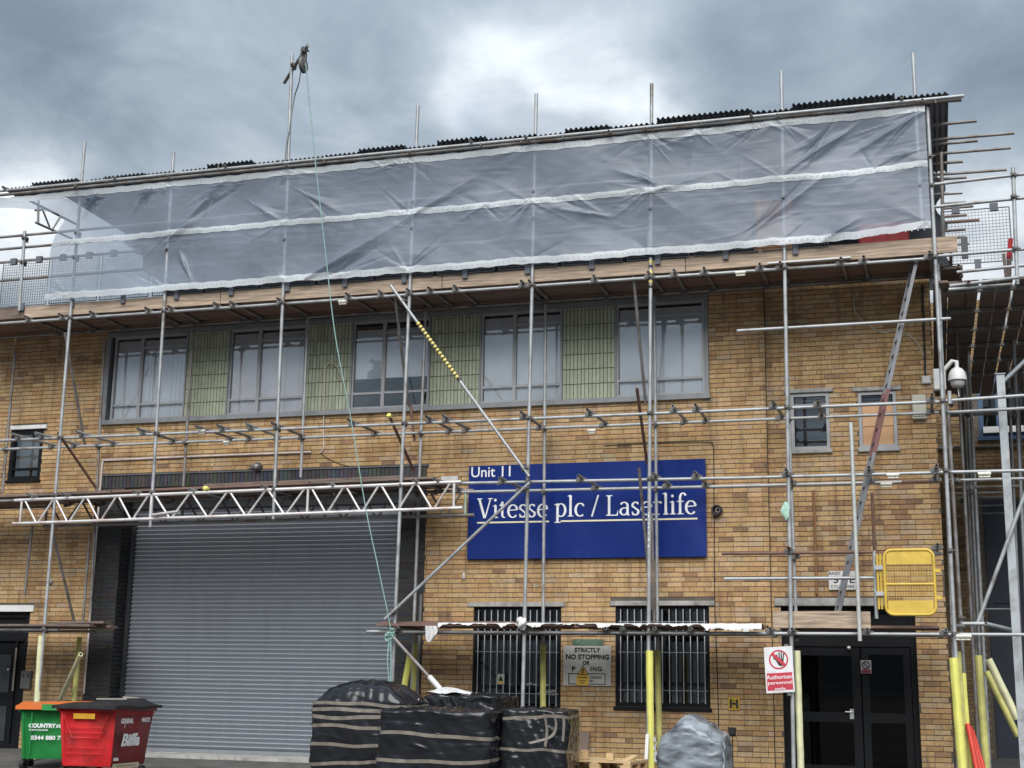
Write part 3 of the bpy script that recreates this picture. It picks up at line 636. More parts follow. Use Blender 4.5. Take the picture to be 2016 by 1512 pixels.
# couplers on the standards
for i, st in enumerate(stds):
    a, b = at(*OUT[i][0], O), at(*OUT[i][1], O)
    for z in (10.2, 9.33, 8.86, ZD, ZM, ZS+.02, 3.28, ZF):
        if z > a.z-.02 or z < b.z-.02: continue
        if z == 3.28 and i < 7: continue
        t = (z-a.z)/(b.z-a.z); p = a+(b-a)*t; coupler(st, p)
for i, st in enumerate(inns):
    a, b = at(*INN[i][0], I), at(*INN[i][1], I)
    for z in (ZD+.02, ZM+.03, ZS+.02, ZF+.02):
        if z > a.z or z < b.z: continue
        t = (z-a.z)/(b.z-a.z); coupler(st, a+(b-a)*t, pi)
# ---- braces
def brace(pa, Ya, pb, Yb, m=None, r=RL): 
    t = tube('brace', at(*pa, Ya), at(*pb, Yb), m, r, bore=True); return t
br = brace((769,562), O-.10, (1042,938), O-.07)
coupler(br, at(793,592,O-.05), .5); coupler(br, at(1032,921,O-.04), .5)
a, b = at(769,562,O-.10), at(1042,938,O-.07)
for k in range(17):
    t0 = .205+k*.0188*.9*1.05; m = MB(); p, q = a+(b-a)*t0, a+(b-a)*(t0+.0105); m.tube(p, q, .033, 10); m.build('hazard_tape', mat('tape_yellow', (.62,.53,.16), .6, 0, .25, 9), br)
m = MB(); m.tube(a+(b-a)*.203, a+(b-a)*.515, .0295, 10); m.build('tape_underlay', BLACKPL, br)
br = brace((1043,950), O-.09, (758,1219), O-.10); coupler(br, at(1031,962,O-.05), .5); coupler(br, at(772,1205,O-.05), .5)
br = brace((773,1253), O-.10, (858,1347), O-.35, GALVD)
m = MB(); m.tube(at(846,1333,O-.32), at(868,1358,O-.42), .046, 10); m.build('foam_end', WPLAST, br)
brace((114,852), O+.05, (190,962), I, RUST); brace((128,655), O+.05, (168,880), I, GALVD); brace((103,1045), O+.05, (147,1228), I, GALVD)
cb = brace((766,818), O-.05, (814,925), I, RUST); m = MB(); p = at(766,818,O-.05); q = at(814,925,I); d = (q-p).normalized(); m.tube(p-d*.02, p+d*.03, .037, 10); m.build('end_cap', YELF, cb)
brace((808,795), I, (816,868), I+.02, RUST); brace((776,570), O+.06, (801,775), I-.02, GALVD); brace((785,655), O+.3, (805,800), I, GALVD)
brace((1247,543), O+.07, (1271,792), I-.1, GALVD); brace((1254,765), O-.03, (1274,912), I+.1, RUST); brace((1258,922), O-.05, (1284,1200), I-.1, GALVD); brace((1283,1010), I-.15, (1288,1225), I, GALVD)
tube('standard', at(1675,832,O-.10), at(1693,1262,O-.10), mat('pale_tube', (.46,.475,.46), .5, .2, .15, 5), .030)
tube('standard', at(1717,970,I-.1), at(1726,1172,I-.1), RUST, .027); tube('standard', at(1721,1085,O+.05), at(1726,1218,O+.05), GALV, .028)
m = MB(); p = at(1553,805,O-.06); m.box(p.x-.05,p.x+.05,p.y-.03,p.y+.03,p.z-.05,p.z+.05)
for px, py, Y, w in ((1758,935,O-.02,.18),(1745,953,I-.08,.17),(1938,933,O-.02,.18),(1895,1253,O-.02,.24),(675,594,O-.02,.15),(1458,537,O-.02,.16),(398,849,O-.02,.13),(447,871,I-.08,.13),(1165,848,I-.08,.14)):
    # pale sleeve couplers joining ledgers end to end
    p = at(px, py, Y); m = MB(); m.tube((p.x-w/2, p.y, p.z), (p.x+w/2, p.y, p.z), .034, 10); m.box(p.x-w/2+.01, p.x+w/2-.01, p.y-.012, p.y+.012, p.z-.052, p.z-.03)
    for q in (-.3, 0, .3): m.tube((p.x+q*w-.01, p.y-.02, p.z-.046), (p.x+q*w+.012, p.y-.02, p.z-.046), .014, 6)
    m.build('sleeve_coupler', mat('pale_zinc', (.56,.55,.49), .5, .3, .25, 14), S)
# hazard tape and paint splashes on the middle-right upright
sa, sb = at(1283,165,O), at(1277,1250,O)
def onpole(py): z = Z(1276, py, O); return sa+(sb-sa)*((z-sa.z)/(sb.z-sa.z))
for k in range(7):
    m = MB(); m.tube(onpole(503+k*10), onpole(503+k*10+5+random.uniform(-1,2)), .0325, 10); m.build('hazard_tape', mat('tape_yellow', (.62,.53,.16), .6, 0, .25, 9) if k % 2 else BLACKPL, stds[6])
for py in (1012,1020,1033,1041,1052,1066,1078): 
    p = onpole(py); m = MB(); L_ = random.uniform(.02,.07); m.add([(p.x-.012,p.y-.0315,p.z),(p.x+random.uniform(.0,.014),p.y-.0315,p.z+.01),(p.x+random.uniform(-.005,.01),p.y-.0315,p.z+L_),(p.x-.014,p.y-.0315,p.z+L_*.7)], [(0,1,2,3)]); m.build('paint_splash', WHITEP, stds[6])
# ---- decks
BRD = MB()
def board(x0, x1, y0, y1, z0, z1, m, name='deck_board', tilt=0.0, parent=None):
    b = MB(); n = max(2, int((x1-x0)/1.0)); 
    ws = [random.uniform(-.006, .006) for _ in range(n+1)]
    P = [(x0+(x1-x0)*i/n, ws[i]+tilt*i/n) for i in range(n+1)]
    for i in range(n):
        xa, za = P[i]; xb, zb = P[i+1]
        vs = [(xa,y0,z0+za),(xa,y1,z0+za),(xa,y1,z1+za),(xa,y0,z1+za),(xb,y0,z0+zb),(xb,y1,z0+zb),(xb,y1,z1+zb),(xb,y0,z1+zb)]
        fs = [(0,4,5,1),(1,5,6,2),(2,6,7,3),(3,7,4,0)]
        if i == 0: fs.append((0,1,2,3))
        if i == n-1: fs.append((7,6,5,4))
        b.add(vs, fs)
    return b.build(name, m, parent or S, ((x0+x1)/2, (y0+y1)/2, (z0+z1)/2))
zdk = ZD+.09
for r in range(6):
    y0 = O+.07+r*.232
    x = -17.6+random.uniform(0, 2)
    xs_ = [-17.6]; 
    while x < -1: xs_.append(x); x += 3.9
    xs_.append(.3)
    for a, b in zip(xs_[:-1], xs_[1:]): board(a+.008, b-.008, y0, y0+.222, zdk+random.uniform(0,.004), zdk+.040, random.choice((WOODG, WOODG, WOODR)))
tj = [-17.6, X(45,615,O), X(432,585,O), X(869,550,O), X(1349,515,O), X(1886,478,O)]
for i, (a, b) in enumerate(zip(tj[:-1], tj[1:])):
    board(a+.007, b-.007, O+.036, O+.072, 7.785, 8.005+(0.03 if i == 4 else 0), (WOODG, WOODF, WOODF, WOODF, WOODF)[i], 'toe_board')
board(X(1512,520,O), X(1675,505,O), O-.03, O+.02, ZD+.075, ZD+.10, WPLAST, 'batten')
# fan boards (lower lift)
zf = ZF+.09
for r in range(5):
    y0 = O-.08+r*.232
    for a, b in ((X(735,1228,O)+random.uniform(0,.25), -5.3+random.uniform(-.2,.2)), (-5.25, X(1500,1233,O)+random.uniform(-.1,.1))): board(a, b-.01, y0, y0+.222, zf, zf+.038, WOODR)
for r in range(2): board(X(745,1222,O)+.1*r, -6.3+r*.3, O+.15+r*.26, O+.37+r*.26, zf+.042, zf+.08, WOODR)
board(X(1522,1230,O), X(1714,1228,O), O+.04, O+.078, zf-.01, zf+.235, WOODF, 'toe_board')
for r in range(4): board(X(1530,1240,O), X(1850,1240,O), O+.10+r*.232, O+.32+r*.232, zf, zf+.038, WOODR)
# lower left lift
zl = Z(60,1239,O)+.05
for r in range(5):
    y0 = O-.05+r*.225; board(-17.5, X(205,1228,O)-random.uniform(0,.55), y0, y0+.215, zl+random.uniform(0,.01), zl+.04, WOODG)
for r in range(3): board(X(90,1225,O)+.2*r, X(200,1225,O)-.15*r, O+.05+r*.25, O+.26+r*.25, zl+.045, zl+.08, WOODG, tilt=.02)
# ---- lattice beams carrying the lift over the shutter
def lattice(p0t, p1t, p0b, p1b, Y, verts, per, m, mend=None):
    T0, T1, B0, B1 = at(*p0t, Y), at(*p1t, Y), at(*p0b, Y), at(*p1b, Y)
    root = MB(); root.tube(T0-Vector((.12,0,0)), T1+Vector((.1,0,0)), .029, 10, bore=True); lb = root.build('lattice_beam', m, S, (T0+T1)/2)
    c = MB(); c.tube(B0-Vector((.05,0,0)), B1+Vector((.05,0,0)), .029, 10, bore=True); c.build('bottom_chord', m, lb)
    tz = lambda x: T0.z+(T1.z-T0.z)*(x-T0.x)/(T1.x-T0.x); bz = lambda x: B0.z+(B1.z-B0.z)*(x-B0.x)/(B1.x-B0.x)
    vx = [X(v, 1000, Y) for v in verts]
    for i, x in enumerate(vx):
        c = MB(); c.tube((x, Y, bz(x)-.02), (x, Y, tz(x)+.02), .024, 8); c.build('post', (mend if (mend and i == len(vx)-1) else m), lb)
    for a, b in zip(vx[:-1], vx[1:]):
        w_ = (b-a-.08)/(2*per)
        for k in range(2*per):
            xa, xb = a+.04+k*w_+.02, a+.04+(k+1)*w_-.02
            za, zb = (tz(xa), bz(xb)) if k % 2 == 0 else (bz(xa), tz(xb))
            c = MB(); c.tube((xa, Y, za), (xb, Y, zb), .0195, 7); c.build('diagonal', m, lb)
    return lb
lattice((40,985), (897,949), (30,1031), (905,1000), O-.01, (42,297,605,893), 4, ALU)
lattice((90,990), (922,966), (90,1036), (928,1014), I-.04, (92,360,640,916), 4, GALVD, GREENTUBE)
tA, tB = at(40,985,O), at(897,949,O)
for r in range(5):
    y0 = O+.02+r*.226; zt0 = tA.z+.085; 
    for a, b in ((-17.4, -13.7), (-13.68, -9.9), (-9.88, X(856,940,O)-random.uniform(0,.15))):
        za = tA.z+(tB.z-tA.z)*(a-tA.x)/(tB.x-tA.x)+.075; zb = tA.z+(tB.z-tA.z)*(b-tA.x)/(tB.x-tA.x)+.075
        bb = MB(); bb.beam((a, y0+.11, za+.02), (b, y0+.11, zb+.02), .218, .038); bb.build('deck_board', random.choice((WOODR, WOODG)), S, ((a+b)/2, y0+.1, za))
for a, b, r in ((-15.6,-12.0,1), (-11.9,-8.2,0), (-9.5,-7.9,2)):
    za = tA.z+(tB.z-tA.z)*(a-tA.x)/(tB.x-tA.x)+.12; zb = tA.z+(tB.z-tA.z)*(b-tA.x)/(tB.x-tA.x)+.12; y0 = O+.05+r*.24
    bb = MB(); bb.beam((a, y0+.11, za+.02), (b, y0+.11, zb+.02), .215, .036); bb.build('deck_board', WOODG, S, ((a+b)/2, y0+.1, za))
pc = at(405,962,O-.2); m = MB(); m.lathe(pc, [(.001,-.04),(.042,-.035),(.046,0),(.04,.06)], 10, 'y'); m.build('end_cap', YELF, S)
t = tube('brace', at(300,1014,O-.05), at(352,1007,O-.3), ALU, .026, bore=True)

# ================================================================ TEMPORARY ROOF
TR = thing('temporary_roof', (-8, 0, 10.2), 'flat temporary roof of dark corrugated sheets on tubes above the sheeting', 'roof')
zr = 10.27; yf = O-.12
tube('edge_tube', (-17.6, yf, zr-.075), (X(1893,205,yf), yf, zr-.09), GALVD, .027, TR, True); tube('edge_tube', (-17.6, yf-.03, zr), (X(1898,197,yf), yf-.03, zr-.06), GALV, .027, TR, True)
tube('edge_tube', (X(1640,215,yf), yf+.08, zr-.03), (X(1894,205,yf), yf+.08, zr-.075), RUST, .027, TR, True)
ends = [(1923,238,0), (1997,262,1), (1925,277,0), (1990,291,1), (1896,318,0), (1982,334,1), (1903,349,0), (1895,380,0)]
for i, (px, py, far) in enumerate(ends):
    Yp = -.75+i*.34; e = at(px, py, Yp); e.z = max(min(e.z, 10.2), 9.8)
    tube('purlin', (-15.0, Yp, 10.17), (e.x, Yp, e.z), random.choice((GALV, GALVD)), .0255, TR, True)
for x in OX[1:]:
    tube('rafter', (x, O-.2, 10.19), (x, 1.75, 10.10), GALVD, .0255, TR, True)
def corr_sheet(x0, x1, y0, y1, z0, z1, layers=1, per=.085):
    m = MB(); n = int((x1-x0)/per*8)
    for l in range(layers):
        dz = l*.020; m.grid([[(x0+(x1-x0)*i/n, y+random.uniform(-.004,.004), z+dz+.020*sin(2*pi*i/8)) for i in range(n+1)] for y, z in ((y0-.01*l, z0), (y0+.02, z0), (y1, z1))], flip=True)
    return m.build('corrugated_sheet', CORR, TR, ((x0+x1)/2, y0, z0))
x = -15.5; k = 0
while x < .45:
    x2 = min(x+.95, .58); corr_sheet(x, x2+.05, yf-.03+random.uniform(0,.06), 1.6, zr+.024+.012*(k%2), zr-.06+.02*(k%2)); x = x2; k += 1
for a, b, ly, dz in ((5,60,1,.0),(62,150,3,.02),(205,285,2,.01),(290,345,1,0),(407,497,3,.03),(640,706,1,.01),(706,797,3,.015),(860,955,3,.03),(1112,1200,2,.02),(1293,1480,3,.025),(1560,1762,4,.03)):
    ya = O-.16; corr_sheet(X(a,380-.1*a,ya), X(b,380-.1*b,ya), ya, 1.2 if a > 200 else -1.1, zr+.026+dz*.35, zr+.0+dz*.35, min(ly, 3))
for px, py in ((5,368),(222,348),(440,325),(925,276),(1033,268),(1198,258),(1478,226),(1775,190)):
    p = at(px, py, O-.25); tube('purlin', p, (p.x+.05, .6, zr+.06), GALVD, .0255, TR, True)
for px, py in ((430,322),(638,311),(946,278),(1026,272),(1108,264),(1380,237),(1842,193),(150,357),(212,350)):
    p = at(px, py+3, O-.17); m = MB(); m.tube((p.x,p.y,p.z-.06), (p.x,p.y,p.z+.035), .016, 6, .004); m.build('fixing_hook', COUP, TR, p)
# hanging lattice end seen past the sheet on the left
lt = MB(); ps = [at(75,405,-.6), at(75,440,-.6), at(70,438,-.6), at(142,470,.4), at(82,408,-.5), at(98,448,-.2), at(120,425,0), at(103,452,-.1)]
lt.tube(ps[0]+Vector((0,0,.1)), ps[1], .024); lt.tube(ps[2], ps[3], .024); lt.tube(ps[4], ps[5], .018); lt.tube(ps[6], ps[7], .018); lt.tube(at(68,414,-.6), at(84,413,-.5), .022)
lt.build('lattice_stub', GALVD, TR, ps[0])
# dark sheeting closing the back of the roof
bs = MB(); n = 260; xa, xb = X(345,480,1.7), .50
bs.grid([[(xa-(z-8.9)*.85+.10*sin(z*9)+(xb-xa+(z-8.9)*.85)*i/n, 1.72+.02*sin(i*pi/4), z) for i in range(n+1)] for z in np.linspace(8.1, 10.3, 23)])
tag(bs.build('back_sheeting', mat('back_sheet', (.055,.062,.075), .7, 0, .3, 1.5), None), 'dark sheet wall closing the rear of the roof above the right hand deck', 'sheeting')

# ================================================================ DEBRIS SHEETING
def smooth(t): t = max(0, min(1, t)); return t*t*(3-2*t)
ZT, ZMID, ZB = 10.13, 9.16, 8.13
ties = []
for x in OX[1:]:
    for z in (ZT, ZMID, ZB): ties.append((x+random.uniform(-.05,.05), z))
for q in range(9): ties.append((random.uniform(-15, 0), ZT)); 
for q in range(6): ties.append((random.uniform(-15, 0), random.choice((ZMID, ZB))))
CR = []
for tx, tz in ties:
    for q in range(random.randint(3, 6)):
        up = 0 if tz == ZB else (1 if tz == ZT else random.choice((0, 1))); an = random.uniform(.12, pi-.12)
        if random.random() < .6: an = random.choice((random.uniform(.15, .75), pi-random.uniform(.15, .75)))
        if up: an = -an
        CR.append((tx, tz, cos(an), sin(an), random.uniform(.3, 1.2), random.uniform(.02, .06), random.uniform(.003, .013)*random.choice((1, 1, -1))))
FOLDS = []
# the big pulled folds of the photograph: (px,py)->(px,py), width, depth
for a, b, w_, d_ in (((430,365),(345,455),.06,.06),((470,360),(360,440),.05,-.03),((190,380),(150,440),.05,.05),((300,365),(250,430),.045,.035),((580,560),(800,430),.10,.07),((640,545),(770,470),.07,-.04),
                     ((330,470),(395,420),.05,.05),((370,540),(345,480),.05,.04),((1660,260),(1535,345),.07,.06),((1630,250),(1560,330),.05,-.035),((1800,230),(1640,320),.06,.04),((1500,440),(1640,330),.05,.05),((1480,450),(1590,360),.045,-.03),
                     ((500,400),(560,440),.06,.045),((1290,360),(1200,330),.06,.04),((1180,420),(1040,400),.07,.035),((1270,380),(1420,330),.06,.035),((800,430),(960,330),.10,.04),((1040,400),(1000,470),.05,.03),((1800,300),(1740,312),.04,.04),((1620,470),(1700,425),.05,.05),((600,380),(680,420),.06,.03)):
    A, Bq = at(*a, O-.1), at(*b, O-.1); v = Vector((Bq.x-A.x, Bq.z-A.z)); L_ = v.length; CR.append((A.x, A.z, v.x/L_, v.y/L_, L_*1.1, w_, d_*1.25)); FOLDS.append((A.x, A.z, atan2(v.y, v.x), L_))
for fx, fz, fa, fl in FOLDS+[(tx, tz, (0.5 if tz < ZT else -.5)*random.choice((1, -1))+random.choice((0, pi)), random.uniform(.5, 1.1)) for tx, tz in ties if random.random() < .5]:
    for q in range(6):
        a2 = fa+random.uniform(-.32, .32); ox, oz = random.uniform(-.06,.06), random.uniform(-.04,.04); CR.append((fx+ox, fz+oz, cos(a2), sin(a2), fl*random.uniform(.5, 1.2), random.uniform(.012, .028), random.uniform(.006, .016)*random.choice((1, -1))))
CRa = np.array(CR)
def sheet_y(Xa, Za):
    y = np.full(Xa.shape, O-.085)
    for zc0, zc1 in ((ZB, ZMID), (ZMID, ZT)):
        t = np.clip((Za-zc0)/(zc1-zc0), 0, 1); y += .055*np.sin(pi*t)*np.sin(Xa*1.15+zc0*2)**2*np.where((Za > zc0) & (Za <= zc1), 1, 0)
    for cx, cz, dx, dz, L_, wd, dp in CRa:
        rx, rz = Xa-cx, Za-cz; s_ = rx*dx+rz*dz; t_ = -rx*dz+rz*dx; wid = wd*(.5+np.clip(s_/L_, 0, 1.2)*.9)
        y -= dp*np.exp(-(np.abs(t_)/wid)**1.25)*np.exp(-((s_/L_-.32)/.34)**2)
    y += .010*np.sin(Xa*1.7+Za*1.3)*np.sin(Xa*.9-Za*2.1)+.0035*np.sin(Xa*5.3+np.sin(Za*3)*2)*np.sin(Za*6+Xa)+.0012*np.sin(Xa*13+np.sin(Za*9)*2)*np.sin(Za*15+Xa*2)
    return y
def xleft(z):
    pts = [(7.9,-15.35),(9.0,-15.35),(9.35,-15.25),(9.6,-15.1),(9.75,-15.25),(9.86,-15.7),(9.95,-16.3),(10.0,-16.9),(10.3,-17.6)]
    for (a, u), (b, v) in zip(pts[:-1], pts[1:]):
        if z <= b: return u+(v-u)*max(0, (z-a)/(b-a))
    return -17.6
def sheet_grid(zs, nx, dy=0.0, jag=0.0):
    m = MB(); xl = np.array([xleft(z) for z in zs]); u = np.linspace(0, 1, nx)
    XX = xl[:, None]*(1-u)[None]+.27*u[None]; ZZ = np.repeat(np.array(zs)[:, None], nx, 1)
    sag = .025*np.abs(np.sin((XX-OX[1])/2.15*pi)); ZS_ = ZZ-sag*.7+jag*np.sin(XX*17)*np.sin(XX*5.3)
    ZS_ = ZS_ + np.where(XX > -1.2, (XX+1.2)*.06*(1-(ZZ-ZB)/2), 0)
    Y = sheet_y(XX, ZZ)+dy
    V = np.stack([XX, Y, ZS_], -1).reshape(-1, 3); a, b = XX.shape
    idx = np.arange(a*b).reshape(a, b); F = np.stack([idx[:-1,:-1], idx[:-1,1:], idx[1:,1:], idx[1:,:-1]], -1).reshape(-1, 4)
    m.v = [tuple(p) for p in V.tolist()]; m.f = [tuple(f) for f in F.tolist()]; m.c = [None]*len(m.f); m.sm = [True]*len(m.f); return m
DS = sheet_grid(np.linspace(ZB-.05, ZT+.02, 110).tolist(), 1500).build('debris_sheeting', SHEET, None, (-8, O-.1, ZB))
tag(DS, 'creased translucent grey plastic sheeting wrapped along the top lift', 'sheeting')
for zc, hh in ((ZT-.03, .11), (ZMID, .10), (ZB, .115)):
    b = sheet_grid(np.linspace(zc-hh/2-.005, zc+hh/2, 5).tolist(), 1500, -.008, .010).build('reinforced_band', BAND, DS)
    ey = MB()
    for q in range(170):
        x = -15.2+q*.0915; 
        if x > .2: break
        y = float(sheet_y(np.array([x]), np.array([zc]))[0]); zq = zc-.0175*abs(sin((x-OX[1])/2.15*pi)); ey.lathe((x, y-.012, zq), [(.011, 0), (.008, -.003), (.001, .001)], 6, 'y')
    ey.build('eyelets', mat('eyelet_grey', (.45,.49,.52), .6), b)['kind'] = 'stuff'

# ================================================================ MESH GUARDS
def mesh_guard_parts(w, h, nw, nh):
    fr = MB(); t = .009
    fr.tube((0,0,0),(w,0,0),t,6); fr.tube((0,0,h),(w,0,h),t,6); fr.tube((0,0,0),(0,0,h),t,6); fr.tube((w,0,0),(w,0,h),t,6)
    me = MB()
    for i in range(1, nw): me.box(w*i/nw-.0028, w*i/nw+.0028, -.003, .003, 0, h)
    for j in range(1, nh): me.box(0, w, -.0055, -.0005, h*j/nh-.0028, h*j/nh+.0028)
    ck = MB(); ck.bevbox(-.045, .045, -.03, -.005, -.10, .05, .004); hk = MB(); hk.box(-.06,.06,-.035,.02,-.05,.07)
    return fr.mesh('guard_frame', WIRE), me.mesh('wire_mesh', WIRE), ck.mesh('toe_clip', mat('guard_clip', (.10,.11,.13), .6)), hk.mesh('rail_hook', mat('guard_clip', (.10,.11,.13), .6))
GP = mesh_guard_parts(1.0, .86, 20, 17)
def mesh_guard(p, label, group=None, rz=0):
    t = thing('mesh_guard', p, label, 'mesh guard', group); t.rotation_euler = (0, 0, rz); p = Vector(p); f, m_, c, h = GP
    for nm, me, off in (('guard_frame', f, (0,0,0)), ('wire_mesh', m_, (0,0,0)), ('toe_clip', c, (.5,0,0)), ('rail_hook', h, (.22,0,.86)), ('rail_hook', h, (.78,0,.86))):
        o = put(nm, me, t, p+Vector(off))
xg0 = X(4, 560, O); mesh_guard((xg0-.02, O+.02, 8.02), 'steel mesh guard in the open bay left of the sheeting, leftmost of the row')
mesh_guard((xg0+1.05, O+.02, 8.02), 'steel mesh guard half covered by the left edge of the plastic sheeting')
x = xg0+2.12
while x < -1.5: mesh_guard((x, O+.02, 8.02), 'steel mesh guard standing on the toe board behind the plastic sheeting', 'mesh guards behind the sheeting'); x += 1.09
mesh_guard((X(1855,470,-1.0), -1.0, Z(1855,522,-1.0)), 'steel mesh guard on the open platform right of the plastic sheeting')
# red tub behind the toe board
p = at(1690,470,O+.45); m = MB(); w0 = X(1790,470,O+.45)
m.bevbox(p.x, w0, O+.35, O+.8, 7.85, 8.45, .03); 
for q in range(4): m.box(p.x+.05+q*.2, p.x+.09+q*.2, O+.33, O+.349, 7.9, 8.4)
tag(m.build('red_tub', mat('dark_red_plastic', (.33,.03,.03), .6), None), 'dark red plastic rubble tub behind the toe board at the right end', 'tub')
p = at(1488,455,O+.6); m = MB(); m.bevbox(p.x, X(1560,450,O+.6), O+.5, O+.9, 8.2, Z(1520,395,O+.6), .03); m.box(p.x-.02, X(1560,450,O+.6)+.02, O+.48, O+.92, 7.86, 8.2)
tag(m.build('material_sack', mat('orange_sack', (.55,.30,.16), .8), None), 'pale orange sack of material seen faintly through the sheeting', 'sack')
# ================================================================ WING BUILDING (set back on the right)
WG = thing('wing_building', (3, 8, 0), 'shaded brick wing set back behind the scaffolding at the right edge', 'building')
YW = 8.0; wx0, wx1 = .23, 9.0; WT = 9.6
WW = (X(1925,800,YW), X(2060,800,YW), Z(1940,862,YW), Z(1940,735,YW)); WD = (X(1950,1250,YW), X(2080,1250,YW), 0, Z(1960,985,YW))
wr = [WW, WD]; m = MB()
for x0, x1, z0, z1 in wall_cells(wx0, wx1, -.3, WT, wr): m.add([(x0,YW,z0),(x1,YW,z0),(x1,YW,z1),(x0,YW,z1)], [(0,1,2,3)])
m.box(wx0, wx1, YW+.6, YW+.62, -.3, WT); m.build('wall', MORTAR, WG)
m = MB()
for kk in range(int(WT/CO)):
    x = wx0-(kk%2)*.12
    while x < 4.6:
        a, b = max(x, wx0)+.005, x+BL-.005
        if not any(r[0]-.02 < b and r[1] > a-.02 and r[2] < (kk+1)*CO-.01 and r[3] > kk*CO+.01 for r in wr):
            c = brick_col(x, kk*CO); m.col = tuple(v*.55 for v in c); m.bevbox(a, b, YW-.009, YW+.001, kk*CO+.005, (kk+1)*CO-.006, .004)  # brick tone scaled down: shade under the platform put into the colour
        x += BL
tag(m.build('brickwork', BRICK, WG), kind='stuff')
x0, x1, z0, z1 = WW; m = MB(); frame_rect(m, x0, x1, z0, z1, YW-.01, YW+.08, .10); m.box(X(1963,800,YW)-.03, X(1963,800,YW)+.03, YW, YW+.07, z0+.1, z1-.1)
wn = m.build('window', BLUEF, WG, ((x0+x1)/2, YW, z0)); panes(wn, [(x0+.1, X(1963,800,YW)-.03, z0+.1, z1-.1), (X(1963,800,YW)+.03, x1-.1, z0+.1, z1-.1)], YW+.04, GLASSD)
m = MB(); m.box(x0+.08, x1, YW-.10, YW-.012, Z(1960,853,YW), Z(1960,841,YW)); m.build('window_ledge', WHITEP, wn); m = MB(); m.box(x0-.05, x1, YW-.08, YW-.012, z0-.06, z0+.02); m.build('sill', BLUEF, wn)
x0, x1, z0, z1 = WD; m = MB(); frame_rect(m, x0, x1, z0, z1, YW-.02, YW+.08, .10); m.box(x0+.1, x1-.1, YW+.03, YW+.06, z0, z1-.1); m.box(x0+.1,x1-.1,YW+.0,YW+.05,3.1,3.2); m.build('doorway', mat('navy_panel', (.022,.028,.045), .5, 0, .2, 2), WG)
m = MB(); m.box(wx0, 5, YW-.07, YW-.03, Z(1950,880,YW), Z(1950,880,YW)+.03); m.build('wall_conduit', STEELP, WG)

# ================================================================ CORNER SCAFFOLDING
CS = thing('corner_scaffolding', (1.2, 1, 0), 'dark scaffold platform and tubes in the corner between the two brick wings', 'scaffold')
def cpole(pa, pb, Y, ground=False, m=None, r=.028): return pole(pa, pb, Y, ground, m, r, CS)
p1 = cpole((1847,520), (1871,1130), -1.25, True); p2 = cpole((1866,800), (1893,1245), -1.0, True, GALVD)
cpole((1853,300), (1857,470), -.9, False, GALVD)
p3 = tube('standard', at(1994,330,-1.5), at(2003,560,-1.5), GALV, .030, CS); 
cpole((1877,560), (1908,1140), 1.5, True, GALVD); cpole((1889,640), (1914,1140), 4.0, True, GALVD, .03); cpole((1896,640), (1921,1140), 4.6, True, GALV, .03); cpole((1903,640), (1929,1140), 3.2, True, GALV, .032); cpole((1884,600), (1909,1140), 5.2, True, GALVD)
cpole((1979,600), (2003,1140), 4.0, True, GALV, .03); cpole((1990,560), (2018,1140), 2.5, True, GALV, .032); cpole((2004,560), (2034,1140), 5.0, True, GALVD); cpole((2012,560), (2046,1140), 3.0, True, GALVD); cpole((1996,560), (2020,1140), 6.2, True, GALVD)
def cled(pa, pb, z=None, m=None, Y=-1.38, r=RL):
    a = at(*pa, Y); b = atz(*pb, a.z); t = tube('ledger', a, b, m, r, CS, True); return t
for pa, pb in (((1832,364),(2030,341)), ((1832,408),(2030,388)), ((1836,505),(2030,489)), ((1870,563),(2006,546)), ((1884,536),(2030,521)), ((1868,570),(1992,560))):
    cled(pa, pb)
def xl(px0, px1, py, Y, m=None, r=RL):
    a = at(px0, py, Y); tube('ledger', a, (X(px1, py, Y), Y, a.z), m, r, CS, True)
tube('ledger', at(1862,789,O-.02), atz(2040,777,ZM+.06), GALV, RL, CS, True); tube('ledger', at(1853,813,-1.2), atz(2030,803,Z(1853,813,-1.2)), GALV, RL, CS, True)
xl(1862, 1998, 818, 3.5, GALVD); xl(1878, 2030, 881, 5.5, GALVD, .02)
tube('ledger', at(1852,930,O+.02), atz(2040,926,ZS+.01), GALV, RL, CS, True); xl(1868, 2040, 946, -.2); xl(1880, 2008, 960, 2.5, GALVD); xl(1865, 1980, 972, 3.4, GALVD); xl(1868, 1995, 981, 6.5, GALV, .02); xl(1880, 2000, 997, 6.5, GALVD, .018); xl(1880, 2000, 1012, 6.6, GALVD, .018)
xl(1940, 1998, 1199, 5.5, GALV, .018); tube('ledger', at(1895,1228,-1.1), at(1938,1228,-1.1), GALV, .03, CS, True); tube('ledger', at(1941,1228,-1.0), at(2003,1243,-.6), GALV, .03, CS, True); tube('ledger', at(1876,1233,-1.3), at(1905,1232,-1.0), GALVD, .03, CS, True)
tube('brace', at(2040,912,-1.0), at(1925,1226,-1.0), GALV, .030, CS, True)
for st, px, py, Y in ((p1, 1856, 812, -1.25), (p1, 1864, 946, -1.25), (p2, 1873, 793, -1.0), (p2, 1880, 930, -1.0), (p2, 1885, 946, -1.0), (p2, 1891,1216,-1.0), (p3, 1996,388,-1.5), (p3,1999,490,-1.5), (p3,1995,345,-1.5)):
    coupler(st, at(px, py, Y))
for i, (px, py, Y) in enumerate(((1906,815,3.2),(1905,955,3.2),(1900,985,4.6),(1912,960,1.5),(1906,1000,4.0),(1990,690,4.0),(1992,740,2.5),(1988,770,4.0),(1998,820,2.5))): coupler(CS, at(px, py, Y), .4*i)
tube('standard', at(1869,770,O-.05), at(1870,795,O-.05), GALV, .03, CS); tube('transom', at(1907,555,-1.5), (X(1907,560,-1.4)+.02, .4, 7.32), RUST, .03, CS, True)
